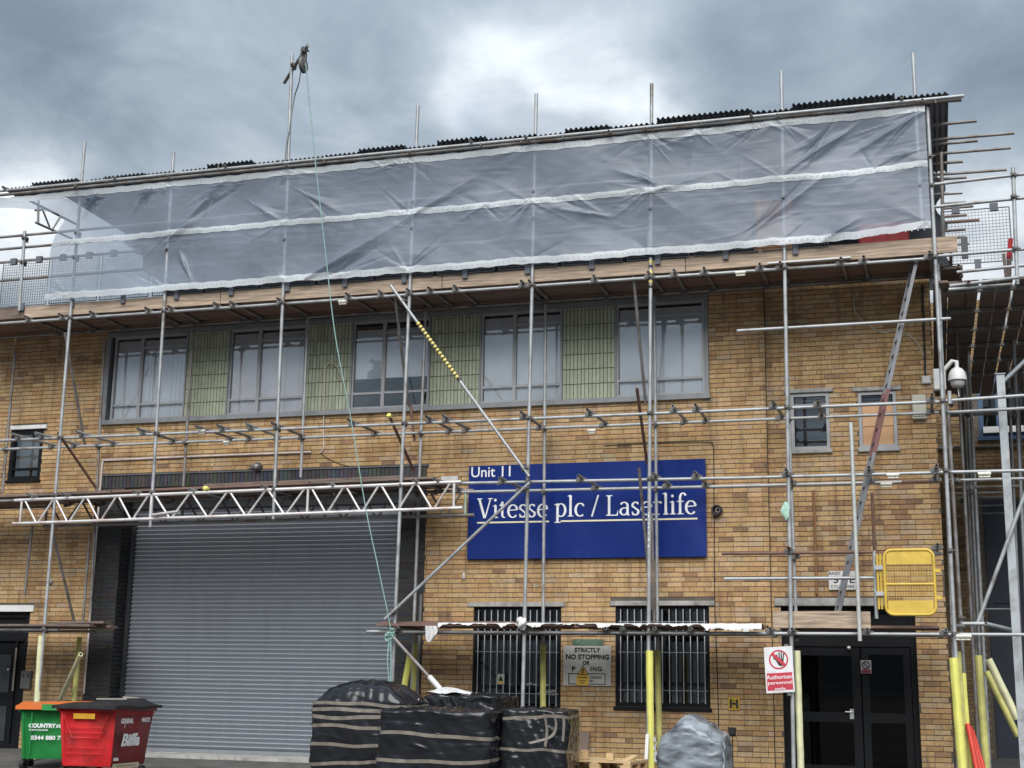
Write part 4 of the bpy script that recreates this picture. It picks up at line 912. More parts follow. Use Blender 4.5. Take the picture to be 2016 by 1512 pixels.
for px in (1872, 1887, 1893, 1855): tube('transom', at(px,520+random.uniform(-20,30),-1.4), at(px+1,560+random.uniform(-30,40),.6), GALVD, RL, CS, True)
# deck boards running back along the side of the building, with two light gaps
zp = 7.34; x = .26; gaps = {2, 4}
for i in range(16):
    w_ = .215; m = MB(); y1 = 7.3+random.uniform(-.4,.3)
    m.beam((x+w_/2, -1.35+random.uniform(-.05,.05), zp), (x+w_/2+random.uniform(-.02,.02), y1, zp+.01), w_, .038); m.build('deck_board', WOODG, CS, (x, 1, zp)); x += w_+(.045 if i in gaps else .008)
for i in range(6): m = MB(); m.beam((.40+.33*i*0, -1.0+i*1.2, zp-.06), (3.2, -1.0+i*1.2, zp-.06), .06, .06); m.build('transom', GALVD, CS, (1.5, -1+i*1.2, zp))
# upper deck edge and second platform near the corner
m = MB(); m.box(X(1848,500,-.8), X(1892,500,-.8), -1.2, .4, Z(1860,545,-.8), Z(1860,545,-.8)+.05); m.build('deck_board', WOODG, CS, at(1860,540,-.8))
m = MB(); m.box(X(1893,495,-.9), X(1906,495,-.9), -.95, -.85, Z(1900,508,-.9), Z(1900,468,-.9)); m.build('toe_clip', mat('guard_clip', (.10,.11,.13), .6), CS, at(1900,500,-.9))
for i in range(7):
    py = 398+i*14+random.uniform(-3,3); Yp = -.3+i*.3; a = at(1852, py+2, Yp); tube('ledger', a, (X(1895+random.uniform(0,35), py, Yp), Yp, a.z), random.choice((GALV, GALVD, RUST)), .022, CS, True)
m = MB(); m.beam(at(1976,500,-1.0), at(1982,560,-1.0), .07, .04); m.beam(at(1984,500,-.9), at(1986,560,-.9), .05, .04); m.beam(at(1990,470,-.8), at(1988,560,-.8), .06, .04); m.build('spare_board', WOODG, CS, at(1980,540,-1))
m = MB(); m.beam(at(1990,470,-1.3), at(1986,508,-1.3), .03, .07); tag(m.build('red_fabric', mat('red_cloth', (.34,.03,.035), .9), None), 'small red rag hanging on the scaffold tubes at the far right', 'rag')
# square steel post
m = MB(); p = at(1969,738,-.9); q = .058; m.box(p.x-q, p.x+q, p.y-q, p.y+q, gz(-.9), p.z); st = thing('steel_post', (p.x, p.y, gz(-.9)), 'tall pale grey square steel post in front of the dark right hand wing', 'post'); m.build('column', STEELP, st)
m = MB(); m.beam(Vector((p.x+.05, p.y, p.z-.10)), at(2040,690,-1.2), .045, .05); m.build('arm', STEELP, st); m = MB(); m.box(p.x-.075, p.x+.075, p.y-.075, p.y+.075, p.z, p.z+.012); m.build('cap', STEELP, st)

# ================================================================ LADDER
A, Bq = at(1806,508,O+.15), at(1652,1207,O+.35); off = Vector((-.075, .34, 0))
ld = thing('ladder', Bq, 'long grey aluminium ladder with a red section leaning up to the deck', 'ladder')
m = MB(); m.beam(A, Bq, .05, .065, (0,1,0)); m.build('stile', mat('ladder_alu', (.20,.205,.22), .5, .3, .2, 4), ld)
m = MB(); m.beam(A+off, Bq+off, .05, .065, (0,1,0)); m.build('stile', mat('ladder_alu', (.20,.205,.22), .5, .3, .2, 4), ld)
n = 24
for i in range(n):
    p = A+(Bq-A)*((i+.5)/n); m = MB(); m.tube(p-off*.08, p+off*1.08, .016, 8); m.build('rung', mat('ladder_rung', (.13,.13,.14), .5, .3), ld)
for s_ in (Vector((0,0,0)), off):
    m = MB(); p, q = A+(Bq-A)*.375+s_, A+(Bq-A)*.555+s_; m.beam(p, q, .054, .069, (0,1,0)); m.build('red_sleeve', mat('ladder_red', (.17,.075,.07), .55), ld)

# ================================================================ YELLOW SAFETY GATE
g0, g1 = at(1745,1210,O-.08), at(1837,1082,O-.08)
gt = thing('safety_gate', ((g0.x+g1.x)/2, O-.08, g0.z), 'yellow ladder access gate with wire mesh and solid end panels', 'gate')
def rr_path(x0, x1, z0, z1, r, y, n=6):
    P = []
    for cx, cz, a0 in ((x1-r, z1-r, 0), (x0+r, z1-r, pi/2), (x0+r, z0+r, pi), (x1-r, z0+r, 3*pi/2)):
        for k in range(n+1): t = a0+pi/2*k/n; P.append((cx+r*cos(t), y, cz+r*sin(t)))
    return P+[P[0]]
gx0, gx1, gz0, gz1 = g0.x, g1.x, g0.z, g1.z; yg = O-.08
m = MB(); m.path(rr_path(gx0, gx1, gz0, gz1, .11, yg), .022, 8); m.build('gate_frame', YELM, gt)
for z0, z1 in ((gz1-.21, gz1-.02), (gz0+.02, gz0+.20)):
    m = MB(); m.bevbox(gx0+.03, gx1-.03, yg-.006, yg+.006, z0, z1, .003); m.build('end_panel', YELM, gt)
zm = (gz0+gz1)/2-.03; m = MB(); m.tube((gx0, yg, zm), (gx1, yg, zm), .018, 8); m.build('middle_rail', YELM, gt)
m = MB()
for i in range(1, 18): xx = gx0+(gx1-gx0)*i/18; m.box(xx-.0022, xx+.0022, yg-.004, yg+.004, gz0+.2, gz1-.21)
for i in range(1, 13): zz = gz0+.2+(gz1-gz0-.41)*i/13; m.box(gx0, gx1, yg-.006, yg+.002, zz-.0022, zz+.0022)
m.build('wire_mesh', YELM, gt)
for xx in (gx0-.055, gx0-.10): m = MB(); m.tube((xx, yg+.05, gz0+.08), (xx, yg+.05, gz1-.05), .018, 8); m.build('hinge_post', YELM, gt)
for zz in (gz1-.30, gz0+.24): m = MB(); m.box(gx1, gx1+.09, yg-.02, yg+.02, zz-.025, zz+.025); m.build('latch', YELM, gt)
for zz in (gz1-.25, gz0+.3): m = MB(); m.box(gx0-.13, gx0-.01, yg+.0, yg+.09, zz-.03, zz+.03); m.build('hinge', GALV, gt)

# ================================================================ HOIST, ROPE
hp = at(575,107,O); gw = thing('hoist_arm', at(568,330,O), 'tall hoist pole with cross tube and pulley rising above the roof', 'hoist')
tube('pole', at(567,335,O), hp, GALV, .031, gw); e0, e1 = at(560,163,O+.35), at(606,89,O-.55); 
tube('cross_tube', e0, e1, GALVD, .030, gw); coupler(gw, at(577,128,O-.08)); coupler(gw, at(596,108,O-.35), .4, .5); coupler(gw, at(601,98,O-.45), 1.2, .5)
wc = at(597,128,O-.40); m = MB(); m.lathe(wc, [(.03,-.03),(.14,-.028),(.15,-.02),(.125,0),(.15,.02),(.14,.028),(.03,.03)], 20, 'x'); m.build('pulley_wheel', COUP, gw)
m = MB(); m.box(wc.x-.05, wc.x-.035, wc.y-.03, wc.y+.03, wc.z-.03, wc.z+.24); m.box(wc.x+.035, wc.x+.05, wc.y-.03, wc.y+.03, wc.z-.03, wc.z+.24); m.tube((wc.x, wc.y, wc.z+.22), (wc.x, wc.y, wc.z+.34), .02, 8); m.build('pulley_bracket', COUP, gw)
def spline(pts, n=6):
    out = []
    for i in range(len(pts)-1):
        p0 = pts[max(i-1,0)]; p1 = pts[i]; p2 = pts[i+1]; p3 = pts[min(i+2, len(pts)-1)]
        for k in range(n):
            t = k/n; out.append(.5*((2*p1)+(p2-p0)*t+(2*p0-5*p1+4*p2-p3)*t*t+(3*p1-p0-3*p2+p3)*t**3))
    out.append(pts[-1]); return out
rp = [at(602,124,O-.55), at(606,170,O-.5), at(615,260,O-.42), at(622,330,O-.38), at(640,490,O-.33), at(660,660,O-.30), at(690,820,O-.27), at(720,1000,O-.22), at(745,1120,O-.18), at(762,1200,O-.12), at(769,1238,O-.10)]
m = MB(); m.path(spline(rp), .0095, 6); rope = m.build('rope', ROPE, None); tag(rope, 'long green rope running from the pulley down to the tied tube end', 'rope')
m = MB(); kn = at(768,1250,O-.10)
for q in range(4): m.path([kn+Vector((.075*cos(t+q), -.03*sin(t*2), .055*sin(t+q*1.3)+.03*q-.05)) for t in np.linspace(0, 6, 14)], .0125, 6)
m.build('knot', ROPE, rope)
m = MB(); m.path(spline([at(766,1262,O-.1), at(763,1300,O-.12), at(765,1330,O-.1), at(767,1365,O-.1)]), .0115, 6); m.path(spline([at(769,1262,O-.1), at(770,1300,O-.1), at(769,1352,O-.12)]), .0115, 6); m.build('rope_tail', ROPE, rope)
m = MB(); m.path(spline([at(592,140,O-.3), at(588,165,O-.25), at(580,190,O-.05), at(572,240,O-.05), at(569,262,O-.05)]), .011, 6); m.path(spline([at(568,262,O-.05), at(564,285,O-.06), at(562,310,O-.06), at(561,325,O-.05)]), .013, 6); m.build('rope_fall', mat('grey_rope', (.2,.22,.22), .8), rope)

# ================================================================ FOAM GUARDS
def foam(pa, pb, Y, label, m=YELF, r=.052, Yb=None, ground=False):
    a, b = at(*pa, Y), at(*pb, Y if Yb is None else Yb)
    if ground: d = b-a; b = a+d*((gz(Y)+.02-a.z)/d.z)
    mb = MB(); d = (b-a).normalized(); u = d.cross(Vector((0,1,0))).normalized(); w = d.cross(u); n = 14; P = []
    L_ = (b-a).length; ns = max(6, int(L_/.12))
    for i in range(ns+1):
        c = a+(b-a)*(i/ns); j = .002*sin(i*1.7); row = []
        for k in range(n+1):
            t = .12+(2*pi-.24)*k/n - pi/2; sq = r*(1+.10*cos(4*t)); row.append(c+u*(sq*cos(t)+j)+w*(sq*sin(t)))
        P.append(row)
    mb.grid(P)
    P2 = []
    for i in (0, ns):
        c = a+(b-a)*(i/ns); ring = []
        for k in range(n+1): t = .12+(2*pi-.24)*k/n - pi/2; sq = r*(1+.10*cos(4*t)); ring.append(c+u*(sq*cos(t))+w*(sq*sin(t)))
        for k in range(n+1): t = .12+(2*pi-.24)*(n-k)/n - pi/2; ring.append(c+u*(r*.62*cos(t))+w*(r*.62*sin(t)))
        mb.add(ring, [(k, k+1, 2*n-k, 2*n+1-k) for k in range(n)])
    return tag(mb.build('foam_guard', m, None, b), label, 'foam guard', 'yellow foam guards on the scaffold feet')
PALEF = mat('pale_foam', (.60,.60,.38), .75, 0, .15, 6, .1, 30)
foam((81,1252), (72,1390), O, 'pale yellow foam sleeve on the upright behind the green bin', PALEF, ground=True)
foam((157,1254), (146,1375), I, 'bright yellow foam sleeve on the upright between bins and shutter', YELFD, .045, ground=True)
foam((159,1288), (119,1375), O+.2, 'yellow foam sleeve slanting down behind the bins', PALEF, .042, I)
foam((817,1265), (813,1376), I, 'yellow foam sleeve on the upright right of the roller shutter', YELFD, .043, ground=True)
foam((807,1290), (792,1374), I-.25, 'short tilted yellow foam sleeve above the wrapped pallets', YELF, .05)
foam((1069,1270), (1069,1394), I, 'yellow foam sleeve in front of the left barred window', YELFD, .045, ground=True)
foam((1278.5,1281), (1280,1400), O, 'tall bright yellow foam sleeve left of the clear wrapped pallet, front one of the pair', YELF, .052, ground=True)
foam((1294,1280), (1297,1400), I, 'dull yellow foam sleeve just behind the tall bright one', YELFD, .045, ground=True)
foam((1569,1281), (1573,1400), O+.06, 'pale cream foam sleeve beside the red and white site notice', PALEF, .046, ground=True)
foam((1877,1295), (1887,1420), O-.02, 'widest bright yellow foam sleeve at the building corner', YELF, .058, ground=True)
foam((1885,1283), (1892,1380), O+.2, 'yellow foam sleeve behind the widest one at the building corner', YELFD, .045, ground=True)
foam((1894,1325), (1901,1420), -1.15, 'narrow yellow foam sleeve right of the widest one at the corner', YELF, .05, ground=True)
foam((1926,1290), (1934,1400), -.6, 'dirty yellow foam sleeve on the upright just inside the corner passage', YELFD, .05, ground=True)
foam((1946,1298), (2003,1415), -1.0, 'pale foam sleeve slanting down towards the grey steel post, upper one', PALEF, .05, -.9)
foam((1942,1322), (2004,1450), .4, 'dull foam sleeve slanting below the upper pale one by the steel post', YELFD, .045, .4)
m = MB()
for q in range(3): m.tube(at(1905+q*4,1425+q*6,-1.3+.1*q), at(1926+q*9,1530+q*5,-1.45+.1*q), .035, 8)
tag(m.build('red_plastic_tubes', mat('bright_red_plastic', (.55,.05,.03), .5), None), 'red plastic tubes leaning beside the corner foam sleeves', 'tubes')

# ================================================================ WHITE PLASTIC ON THE LOWER LIFT
m = MB(); n = 210; xa, xb = X(862,1230,O-.1), X(1500,1235,O-.1); P = [[], [], [], []]
for i in range(n+1):
    u = i/n; x = xa+(xb-xa)*u; yv = O-.10-.010*vnoise(i*.5, 2); dr_ = .0+.075*max(0, vnoise(i*.21, 3.3))+.03*max(0, vnoise(i*.9, 1.0))+(.10*smooth((u-.80)/.15)-.03*(u > .97))
    if random.random() < .08: dr_ *= .6
    zt_ = zf+.046; P[0].append((x, O+.18, zt_+.012*vnoise(i*.3, 5))); P[1].append((x, yv+.02, zt_+.010*abs(vnoise(i*.4, 7)))); P[2].append((x, yv-.008, zt_-.012)); P[3].append((x+.01*sin(i*2.2), yv-.010+.012*vnoise(i*.7, 9), zt_-dr_-.01))
m.grid(P); ps = m.build('plastic_sheet', WPLAST, None)
tag(ps, 'torn white plastic sheet draped over the edge of the lower boards', 'sheet')
m = MB(); c = at(848,1232,O-.12); P = []
for j in range(8):
    v = j/7; row = []
    for i in range(13):
        u = i/12-.5; wd = .17+.05*sin(v*3)-.05*v; row.append((c.x+u*wd+.02*sin(v*4), c.y-.01+.022*sin(u*16+v*3), c.z-.0-v*(.27-.06*abs(u)*2+.02*sin(i*2.4))))
    P.append(row)
m.grid(P, flip=True); tag(m.build('plastic_scrap', WPLAST, None), 'crumpled white plastic scrap hanging off the left end of the lower boards', 'scrap')
m = MB(); c = at(1027,1228,O-.15); P = []
for j in range(9):
    th = pi*j/8; row = []
    for i in range(13):
        ph = 2*pi*i/12; r = .075*(1+.35*sin(2*ph+j)+.25*sin(5*ph+2*j)); row.append((c.x+r*1.1*sin(th)*cos(ph), c.y+r*.7*sin(th)*sin(ph), c.z+r*.95*cos(th)))
    P.append(row)
m.grid(P, flip=True); tag(m.build('plastic_bundle', WPLAST, None), 'bunched white plastic tied round the middle upright at the lower boards', 'scrap')
m = MB(); P = []
for j in range(8):
    v = j/7; hw = .065*sin(pi*(v*.85+.12)); P.append([(X(1546,1000,O-.06)+hw*u+.012*sin(v*9), O-.05-.02*cos(u*2), Z(1545,988,O-.06)-v*.28) for u in (-1,-.5,0,.5,1)])
m.grid(P, flip=True); tag(m.build('green_rag', mat('mint_cloth', (.38,.60,.50), .8, 0, .3, 12), None), 'small mint green rag tied to the upright beside the ladder', 'rag')
# ================================================================ LETTERING
def text_mesh(body, h=None, wdt=None, name='lettering', bold=0.0, ext=.002, shear=0.0, spacing=1.0, line=1.0, align='LEFT'):
    c = bpy.data.curves.new('t', 'FONT'); c.body = body; c.size = 1; c.extrude = ext; c.offset = bold; c.shear = shear; c.space_character = spacing; c.space_line = line; c.align_x = align; c.resolution_u = 3
    o = bpy.data.objects.new('t', c); COL.objects.link(o); dg = bpy.context.evaluated_depsgraph_get(); dg.update()
    me = bpy.data.meshes.new_from_object(o.evaluated_get(dg)); bpy.data.objects.remove(o); V = [tuple(v.co) for v in me.vertices]; F = [tuple(p.vertices) for p in me.polygons]; bpy.data.meshes.remove(me)
    A = np.array(V); return A, F
def text(body, x0, z0, y, mat_, parent, w=None, h=None, bold=0.0, shear=0.0, spacing=1.0, line=1.0, align='LEFT', name='lettering', frame=None):
    A, F = text_mesh(body, bold=bold, shear=shear, spacing=spacing, line=line, align=align)
    mn, mx = A.min(0), A.max(0); s_ = mx-mn; sx = (w/s_[0]) if w else None; sz = (h/s_[1]) if h else None; sx = sx or sz; sz = sz or sx
    m = MB(); V = []
    for v in A:
        X_, Z_ = (v[0]-mn[0])*sx, (v[1]-mn[1])*sz
        if frame: o_, ux, uz, un = frame; V.append(o_+ux*(x0+X_)+uz*(z0+Z_)+un*(y+v[2]*.5))
        else: V.append((x0+X_, y-v[2], z0+Z_))
    m.add(V, F); return m.build(name, mat_, parent)
# hand-built serif letters (polylines with pen widths), x-height .45, cap height .68
def stroke(m, pts, ws, y, ox, oz, s):
    L_, R_ = [], []
    n = len(pts)
    for i in range(n):
        a = pts[max(i-1,0)]; b = pts[min(i+1,n-1)]; dx, dz = b[0]-a[0], b[1]-a[1]; l = hypot(dx, dz) or 1; nx, nz = -dz/l, dx/l; w = (ws[i] if isinstance(ws, (list,tuple)) else ws)/2
        L_.append((pts[i][0]+nx*w, pts[i][1]+nz*w)); R_.append((pts[i][0]-nx*w, pts[i][1]-nz*w))
    V = [(ox+p[0]*s, y, oz+p[1]*s) for p in L_]+[(ox+p[0]*s, y, oz+p[1]*s) for p in R_]
    m.add(V, [(i, i+1, n+i+1, n+i) for i in range(n-1)])
def arc(cx, cz, rx, rz, a0, a1, n=14): return [(cx+rx*cos(radians(a0+(a1-a0)*k/n)), cz+rz*sin(radians(a0+(a1-a0)*k/n))) for k in range(n+1)]
TH, TN, SF = .085, .035, .030
def wmod(pts, thick, thin, vert=True):
    out = []
    for i in range(len(pts)):
        a = pts[max(i-1,0)]; b = pts[min(i+1,len(pts)-1)]; dx, dz = b[0]-a[0], b[1]-a[1]; l = hypot(dx,dz) or 1; out.append(thin+(thick-thin)*abs(dz/l)**1.3)
    return out
def G(ch):
    S_ = []
    def st(p, w): S_.append((p, w))
    def cv(p, t=TH, n=TN): S_.append((p, wmod(p, t, n)))
    if ch == 'V': st([(.07,.67),(.30,.0)], TH); st([(.53,.67),(.32,.0)], TN+.012); st([(-.02,.668),(.19,.668)], SF); st([(.43,.668),(.62,.668)], SF); adv = .60
    elif ch == 'L': st([(.13,.67),(.13,.0)], TH); st([(.02,.668),(.26,.668)], SF); st([(.02,.012),(.47,.012)], SF+.004); st([(.44,.02),(.475,.17)], [.05,.012]); adv = .50
    elif ch == 'i': st([(.11,.43),(.11,.0)], TH); st([(.0,.40),(.12,.445)], SF); st([(.01,.012),(.22,.012)], SF); S_.append((arc(.10,.61,.026,.026,0,360,12), .05)); adv = .235
    elif ch == 'l': st([(.11,.71),(.11,.0)], TH); st([(.0,.685),(.12,.72)], SF); st([(.01,.012),(.22,.012)], SF); adv = .235
    elif ch == 't': st([(.12,.55),(.12,.12)], TH-.005); cv([(.12,.14)]+arc(.21,.11,.09,.10,180,290,8), TH-.01); st([(.0,.425),(.27,.425)], SF+.003); st([(.03,.43),(.13,.56)], SF); adv = .29
    elif ch == 'e': cv(arc(.225,.22,.18,.215,20,320,20)); st([(.06,.25),(.40,.27)], SF+.006); cv(arc(.225,.24,.175,.195,5,60,6), .07); adv = .435
    elif ch == 'c': cv(arc(.225,.22,.18,.215,50,310,20)); st([(.33,.40),(.36,.34)], [.04,.075]); adv = .40
    elif ch == 's': cv(arc(.165,.325,.115,.105,40,200,10)+[(.10,.27),(.16,.225),(.225,.18)]+arc(.16,.115,.115,.105,30,-150,10), .08, .04); st([(.255,.36),(.262,.44)], [.05,.02]); st([(.05,.0),(.045,.12)], [.02,.045]); adv = .335
    elif ch == 'p': st([(.12,.43),(.12,-.20)], TH); st([(.0,.40),(.13,.445)], SF); st([(.0,-.195),(.25,-.195)], SF); cv([(.15,.36)]+arc(.25,.22,.175,.215,125,-125,18)+[(.15,.06)]); adv = .49
    elif ch == 'a': cv(arc(.18,.33,.13,.105,160,0,10)+[(.31,.28),(.31,.08)]+arc(.355,.07,.045,.06,180,300,5), TH-.005); cv([(.30,.25)]+arc(.175,.13,.135,.115,80,290,12)+[(.30,.09)], .075); adv = .42
    elif ch == 'r': st([(.12,.43),(.12,.0)], TH); st([(.0,.40),(.13,.445)], SF); st([(.01,.012),(.25,.012)], SF); cv([(.14,.30)]+arc(.235,.34,.09,.085,150,60,7), .055); st([(.26,.42),(.33,.385)], [.05,.08]); adv = .345
    elif ch == 'f': cv([(.12,.0),(.12,.52)]+arc(.24,.54,.12,.16,180,65,8), TH-.005); st([(.28,.68),(.335,.62)], [.05,.075]); st([(.0,.425),(.26,.425)], SF+.003); st([(.02,.012),(.25,.012)], SF); adv = .27
    elif ch == '/': st([(.02,-.02),(.27,.70)], .055); adv = .30
    else: adv = .20
    return S_, adv+.03
def serif(body, x0, z0, y, w, h_cap, mat_, parent):
    tot = sum(G(c)[1] for c in body); s = h_cap/.67; sx = w/tot; x = 0
    for i, c in enumerate(body):
        S_, adv = G(c); m = MB()
        for k, (p, ws) in enumerate(S_): stroke(m, [((x+a)*sx/s, b) for a, b in p], ws, y-.0006*k, x0, z0, s)
        x += adv
        if S_: m.build('letter', mat_, parent)
    return None, [sum(G(c)[1] for c in body[:i])*sx for i in range(len(body)+1)]
# ---- blue shop sign
ysg = -.09; a = at(923.5,917.5,ysg); b = at(1391.5,1096,ysg)
sg = thing('shop_sign', ((a.x+b.x)/2, ysg, b.z), 'large dark blue sign board with white serif lettering and a cream underline', 'sign')
m = MB(); m.bevbox(a.x, b.x, ysg, ysg+.03, b.z, a.z, .004); m.build('board', SIGNB, sg); m = MB(); m.box(a.x+.03, b.x-.03, ysg+.031, -.009, b.z+.03, a.z-.03); m.build('backing_frame', BLACKF, sg)
yt = ysg-.004
text('Unit 11', X(928,930,yt), Z(965,939,yt), yt, TXTW, sg, w=X(1005,930,yt)-X(928,930,yt), h=Z(965,918.5,yt)-Z(965,939,yt), bold=.006)
zb = Z(1155,1016,yt); xs0, xs1 = X(940,1000,yt), X(1373,1000,yt)
_, offs = serif('Vitesse plc / Laserlife', xs0, zb, yt-.002, xs1-xs0, Z(1155,977,yt)-zb, TXTW, sg)
zu = Z(1155,1025,yt)
for u0, u1 in ((xs0, X(1081,1024,yt)), (X(1104,1024,yt), xs1)): m = MB(); m.box(u0, u1, yt-.002, yt+.002, zu-.014, zu+.012); m.build('underline', CREAM, sg)
# ---- strictly no stopping sign
yn = -.04; a = at(1109,1271,yn); b = at(1203,1351,yn)
ns = thing('parking_notice', ((a.x+b.x)/2, yn, b.z), 'square white notice reading STRICTLY NO STOPPING OR PARKING between the barred windows', 'sign')
m = MB(); m.box(a.x, b.x, yn, yn+.012, b.z, a.z); m.build('board', mat('aged_white_board', (.50,.49,.46), .6, 0, .1, 5), ns); yt = yn-.003
K = mat('black_lettering', (.012,.012,.012), .6)
cx = (a.x+b.x)/2
for t, py0, py1, pxa, pxb in (('STRICTLY', 1284, 1275, 1131, 1182), ('NO STOPPING', 1298, 1288, 1114, 1199), ('OR', 1309, 1301, 1147, 1161), ('P', 1322, 1312, 1126, 1133), ('I', 1321, 1312, 1162.5, 1164.5), ('N', 1321, 1312, 1167, 1174.5), ('G', 1321, 1312, 1176, 1185)):
    text(t, X(pxa,1300,yt), Z(1155,py0,yt), yt, K, ns, w=X(pxb,1300,yt)-X(pxa,1300,yt), h=Z(1155,py1,yt)-Z(1155,py0,yt), bold=.03)
m = MB(); q0, q1 = at(1119,1347,yt), at(1192,1326,yt); t_ = .012
m.box(q0.x,q1.x,yt-.001,yt+.002,q0.z,q0.z+t_); m.box(q0.x,q1.x,yt-.001,yt+.002,q1.z-t_,q1.z); m.box(q0.x,q0.x+t_,yt-.001,yt+.002,q0.z+t_,q1.z-t_); m.box(q1.x-t_,q1.x,yt-.001,yt+.002,q0.z+t_,q1.z-t_); m.build('printed_box', K, ns)
for t, py0, py1, pxa, pxb in (('OXING', 1336, 1331, 1162, 1184), ('RT', 1343, 1338.5, 1162, 1169)):
    text(t, X(pxa,1335,yt), Z(1155,py0,yt), yt, K, ns, w=X(pxb,1335,yt)-X(pxa,1335,yt), h=Z(1155,py1,yt)-Z(1155,py0,yt), bold=.02)
# yellow danger sign over it
yd = -.055; ds = thing('danger_sign', at(1147,1350,yd), 'small yellow triangle danger sign stuck over the parking notice', 'sign'); YS = mat('yellow_sign_face', (.68,.43,.05), .5, 0, .08, 6)
q0, q1 = at(1135,1349,yd), at(1159,1329,yd); m = MB(); m.box(q0.x, q1.x, yd, yd+.006, q0.z, q1.z); m.build('text_panel', YS, ds)
T = [at(1136.5,1328.5,yd), at(1158.5,1328.5,yd), at(1147.5,1309,yd)]; m = MB(); m.add([*T, *[p+Vector((0,.006,0)) for p in T]], [(0,1,2),(0,3,4,1),(1,4,5,2),(2,5,3,0)]); m.build('triangle_border', K, ds)
c = (T[0]+T[1]+T[2])/3; m = MB(); m.add([c+(p-c)*.80+Vector((0,-.003,0)) for p in T], [(0,1,2)]); m.build('triangle', YS, ds)
m = MB(); 
for dx in (-.022, .022): m.tube((c.x+dx, yd-.005, c.z-.04), (c.x+dx*.4, yd-.005, c.z+.05), .009, 6)
m.build('pictogram', K, ds)
text('Danger', q0.x+.02, Z(1147,1336,yd), yd-.003, K, ds, w=q1.x-q0.x-.04, h=.04, bold=.02); [(lambda b_: (b_.box(q0.x+.05+.02*i_, q1.x-.05-.02*i_, yd-.003, yd, q0.z+.065-.035*i_, q0.z+.078-.035*i_), b_.build('print_line', K, ds)))(MB()) for i_ in (0, 1)]
# green strip sign above
yg_ = -.035; q0, q1 = at(1127,1270.5,yg_), at(1187,1258.5,yg_); gs = thing('green_nameplate', ((q0.x+q1.x)/2, yg_, q0.z), 'narrow dull green plate just above the parking notice', 'sign')
m = MB(); m.box(q0.x, q1.x, yg_, yg_+.01, q0.z, q1.z); m.build('plate', mat('dull_green_plate', (.085,.14,.10), .5), gs)
text('Thameslink', X(1152,1264,yg_), Z(1160,1268,yg_), yg_-.003, mat('dull_plate_text', (.30,.36,.32), .6), gs, w=.26, h=.05) if False else None
m = MB(); m.path([Vector((X(1134+k*1.2,1265,yg_), yg_-.004, Z(1134,1266-abs(k-1.5)*1.6,yg_))) for k in range(6)], .006, 5); m.build('tick_mark', mat('dull_plate_text', (.30,.36,.32), .6), gs)
# ---- authorised personnel sign
ya = O-.10; A0, A1, A2, A3 = at(1503.5,1275,ya), at(1559,1273.5,ya), at(1565,1362,ya), at(1509,1365,ya)
au = thing('site_notice', A3, 'white and red prohibition notice reading Authorised personnel only', 'sign')
ux = (A2-A3); uw = ux.length; ux.normalize(); uz = (A0-A3); uh = uz.length; uz.normalize(); un = Vector((0,-1,0)); FR = (A3, ux, uz, un)
def quad(m, u0, u1, v0, v1, d, t=.003):
    P = [A3+ux*u0+uz*v0, A3+ux*u1+uz*v0, A3+ux*u1+uz*v1, A3+ux*u0+uz*v1]; m.add([p+un*d for p in P]+[p+un*(d-t) for p in P], [(0,1,2,3),(7,6,5,4),(0,4,5,1),(1,5,6,2),(2,6,7,3),(3,7,4,0)])
m = MB(); quad(m, 0, uw, 0, uh, 0, .004); m.build('board', mat('notice_white', (.66,.66,.68), .5), au)
RN = mat('notice_red', (.47,.035,.06), .5); m = MB(); quad(m, .02, uw-.02, .035, uh*.43, .003, .002); m.build('red_panel', RN, au)
for i, t in enumerate(('Authorised', 'personnel', 'only')):
    ww = (.385, .35, .16)[i]; text(t, uw/2-ww/2, uh*.295-i*.088, .005, TXTW, au, w=ww, h=.062, bold=.004, frame=FR)
c = A3+ux*(uw/2)+uz*(uh*.72); r0 = uw*.34
m = MB()
ring = [(c+ux*(r*cos(t))+uz*(r*sin(t))+un*.004) for r in (r0, r0*.85) for t in np.linspace(0, 2*pi, 33)]; m.add(ring, [(k, k+1, 33+k+1, 33+k) for k in range(32)]); d1 = (ux-uz).normalized(); d2 = (ux+uz).normalized()*.022
m.add([c-d1*r0*.9+d2+un*.0055, c-d1*r0*.9-d2+un*.0055, c+d1*r0*.9-d2+un*.0055, c+d1*r0*.9+d2+un*.0055], [(0,1,2,3)]); m.build('prohibition_ring', RN, au)
m = MB(); hc = c+ux*.02-uz*.01
m.add([hc+ux*p+uz*q+un*.0045 for p, q in ((-.02,-.075),(.03,-.085),(.055,-.04),(.05,.01),(-.03,.02),(-.06,.0))], [(0,1,2,3,4,5)])
for dx, tx, hh in ((-.03,-.04,.085),(-.005,-.008,.115),(.02,.026,.115),(.042,.06,.095)): 
    p, q = hc+ux*dx+un*.005, hc+ux*tx+uz*hh+un*.005; s_ = ux*.0095; m.add([p-s_, p+s_, q+s_*.8, q-s_*.8], [(0,1,2,3)])
p, q = hc-ux*.03+uz*0+un*.005, hc-ux*.095+uz*.035+un*.005; m.add([p-uz*.014, p+uz*.014, q+uz*.008, q-uz*.008], [(0,1,2,3)]); m.build('hand_symbol', K, au)
for v in (uh+.01, -.03): p = A3+ux*(uw*.80)+uz*v+un*-.02; m = MB(); m.box(p.x-.03,p.x+.03,p.y-.01,p.y+.02,p.z-.02,p.z+.02); m.build('clip', COUP, au)
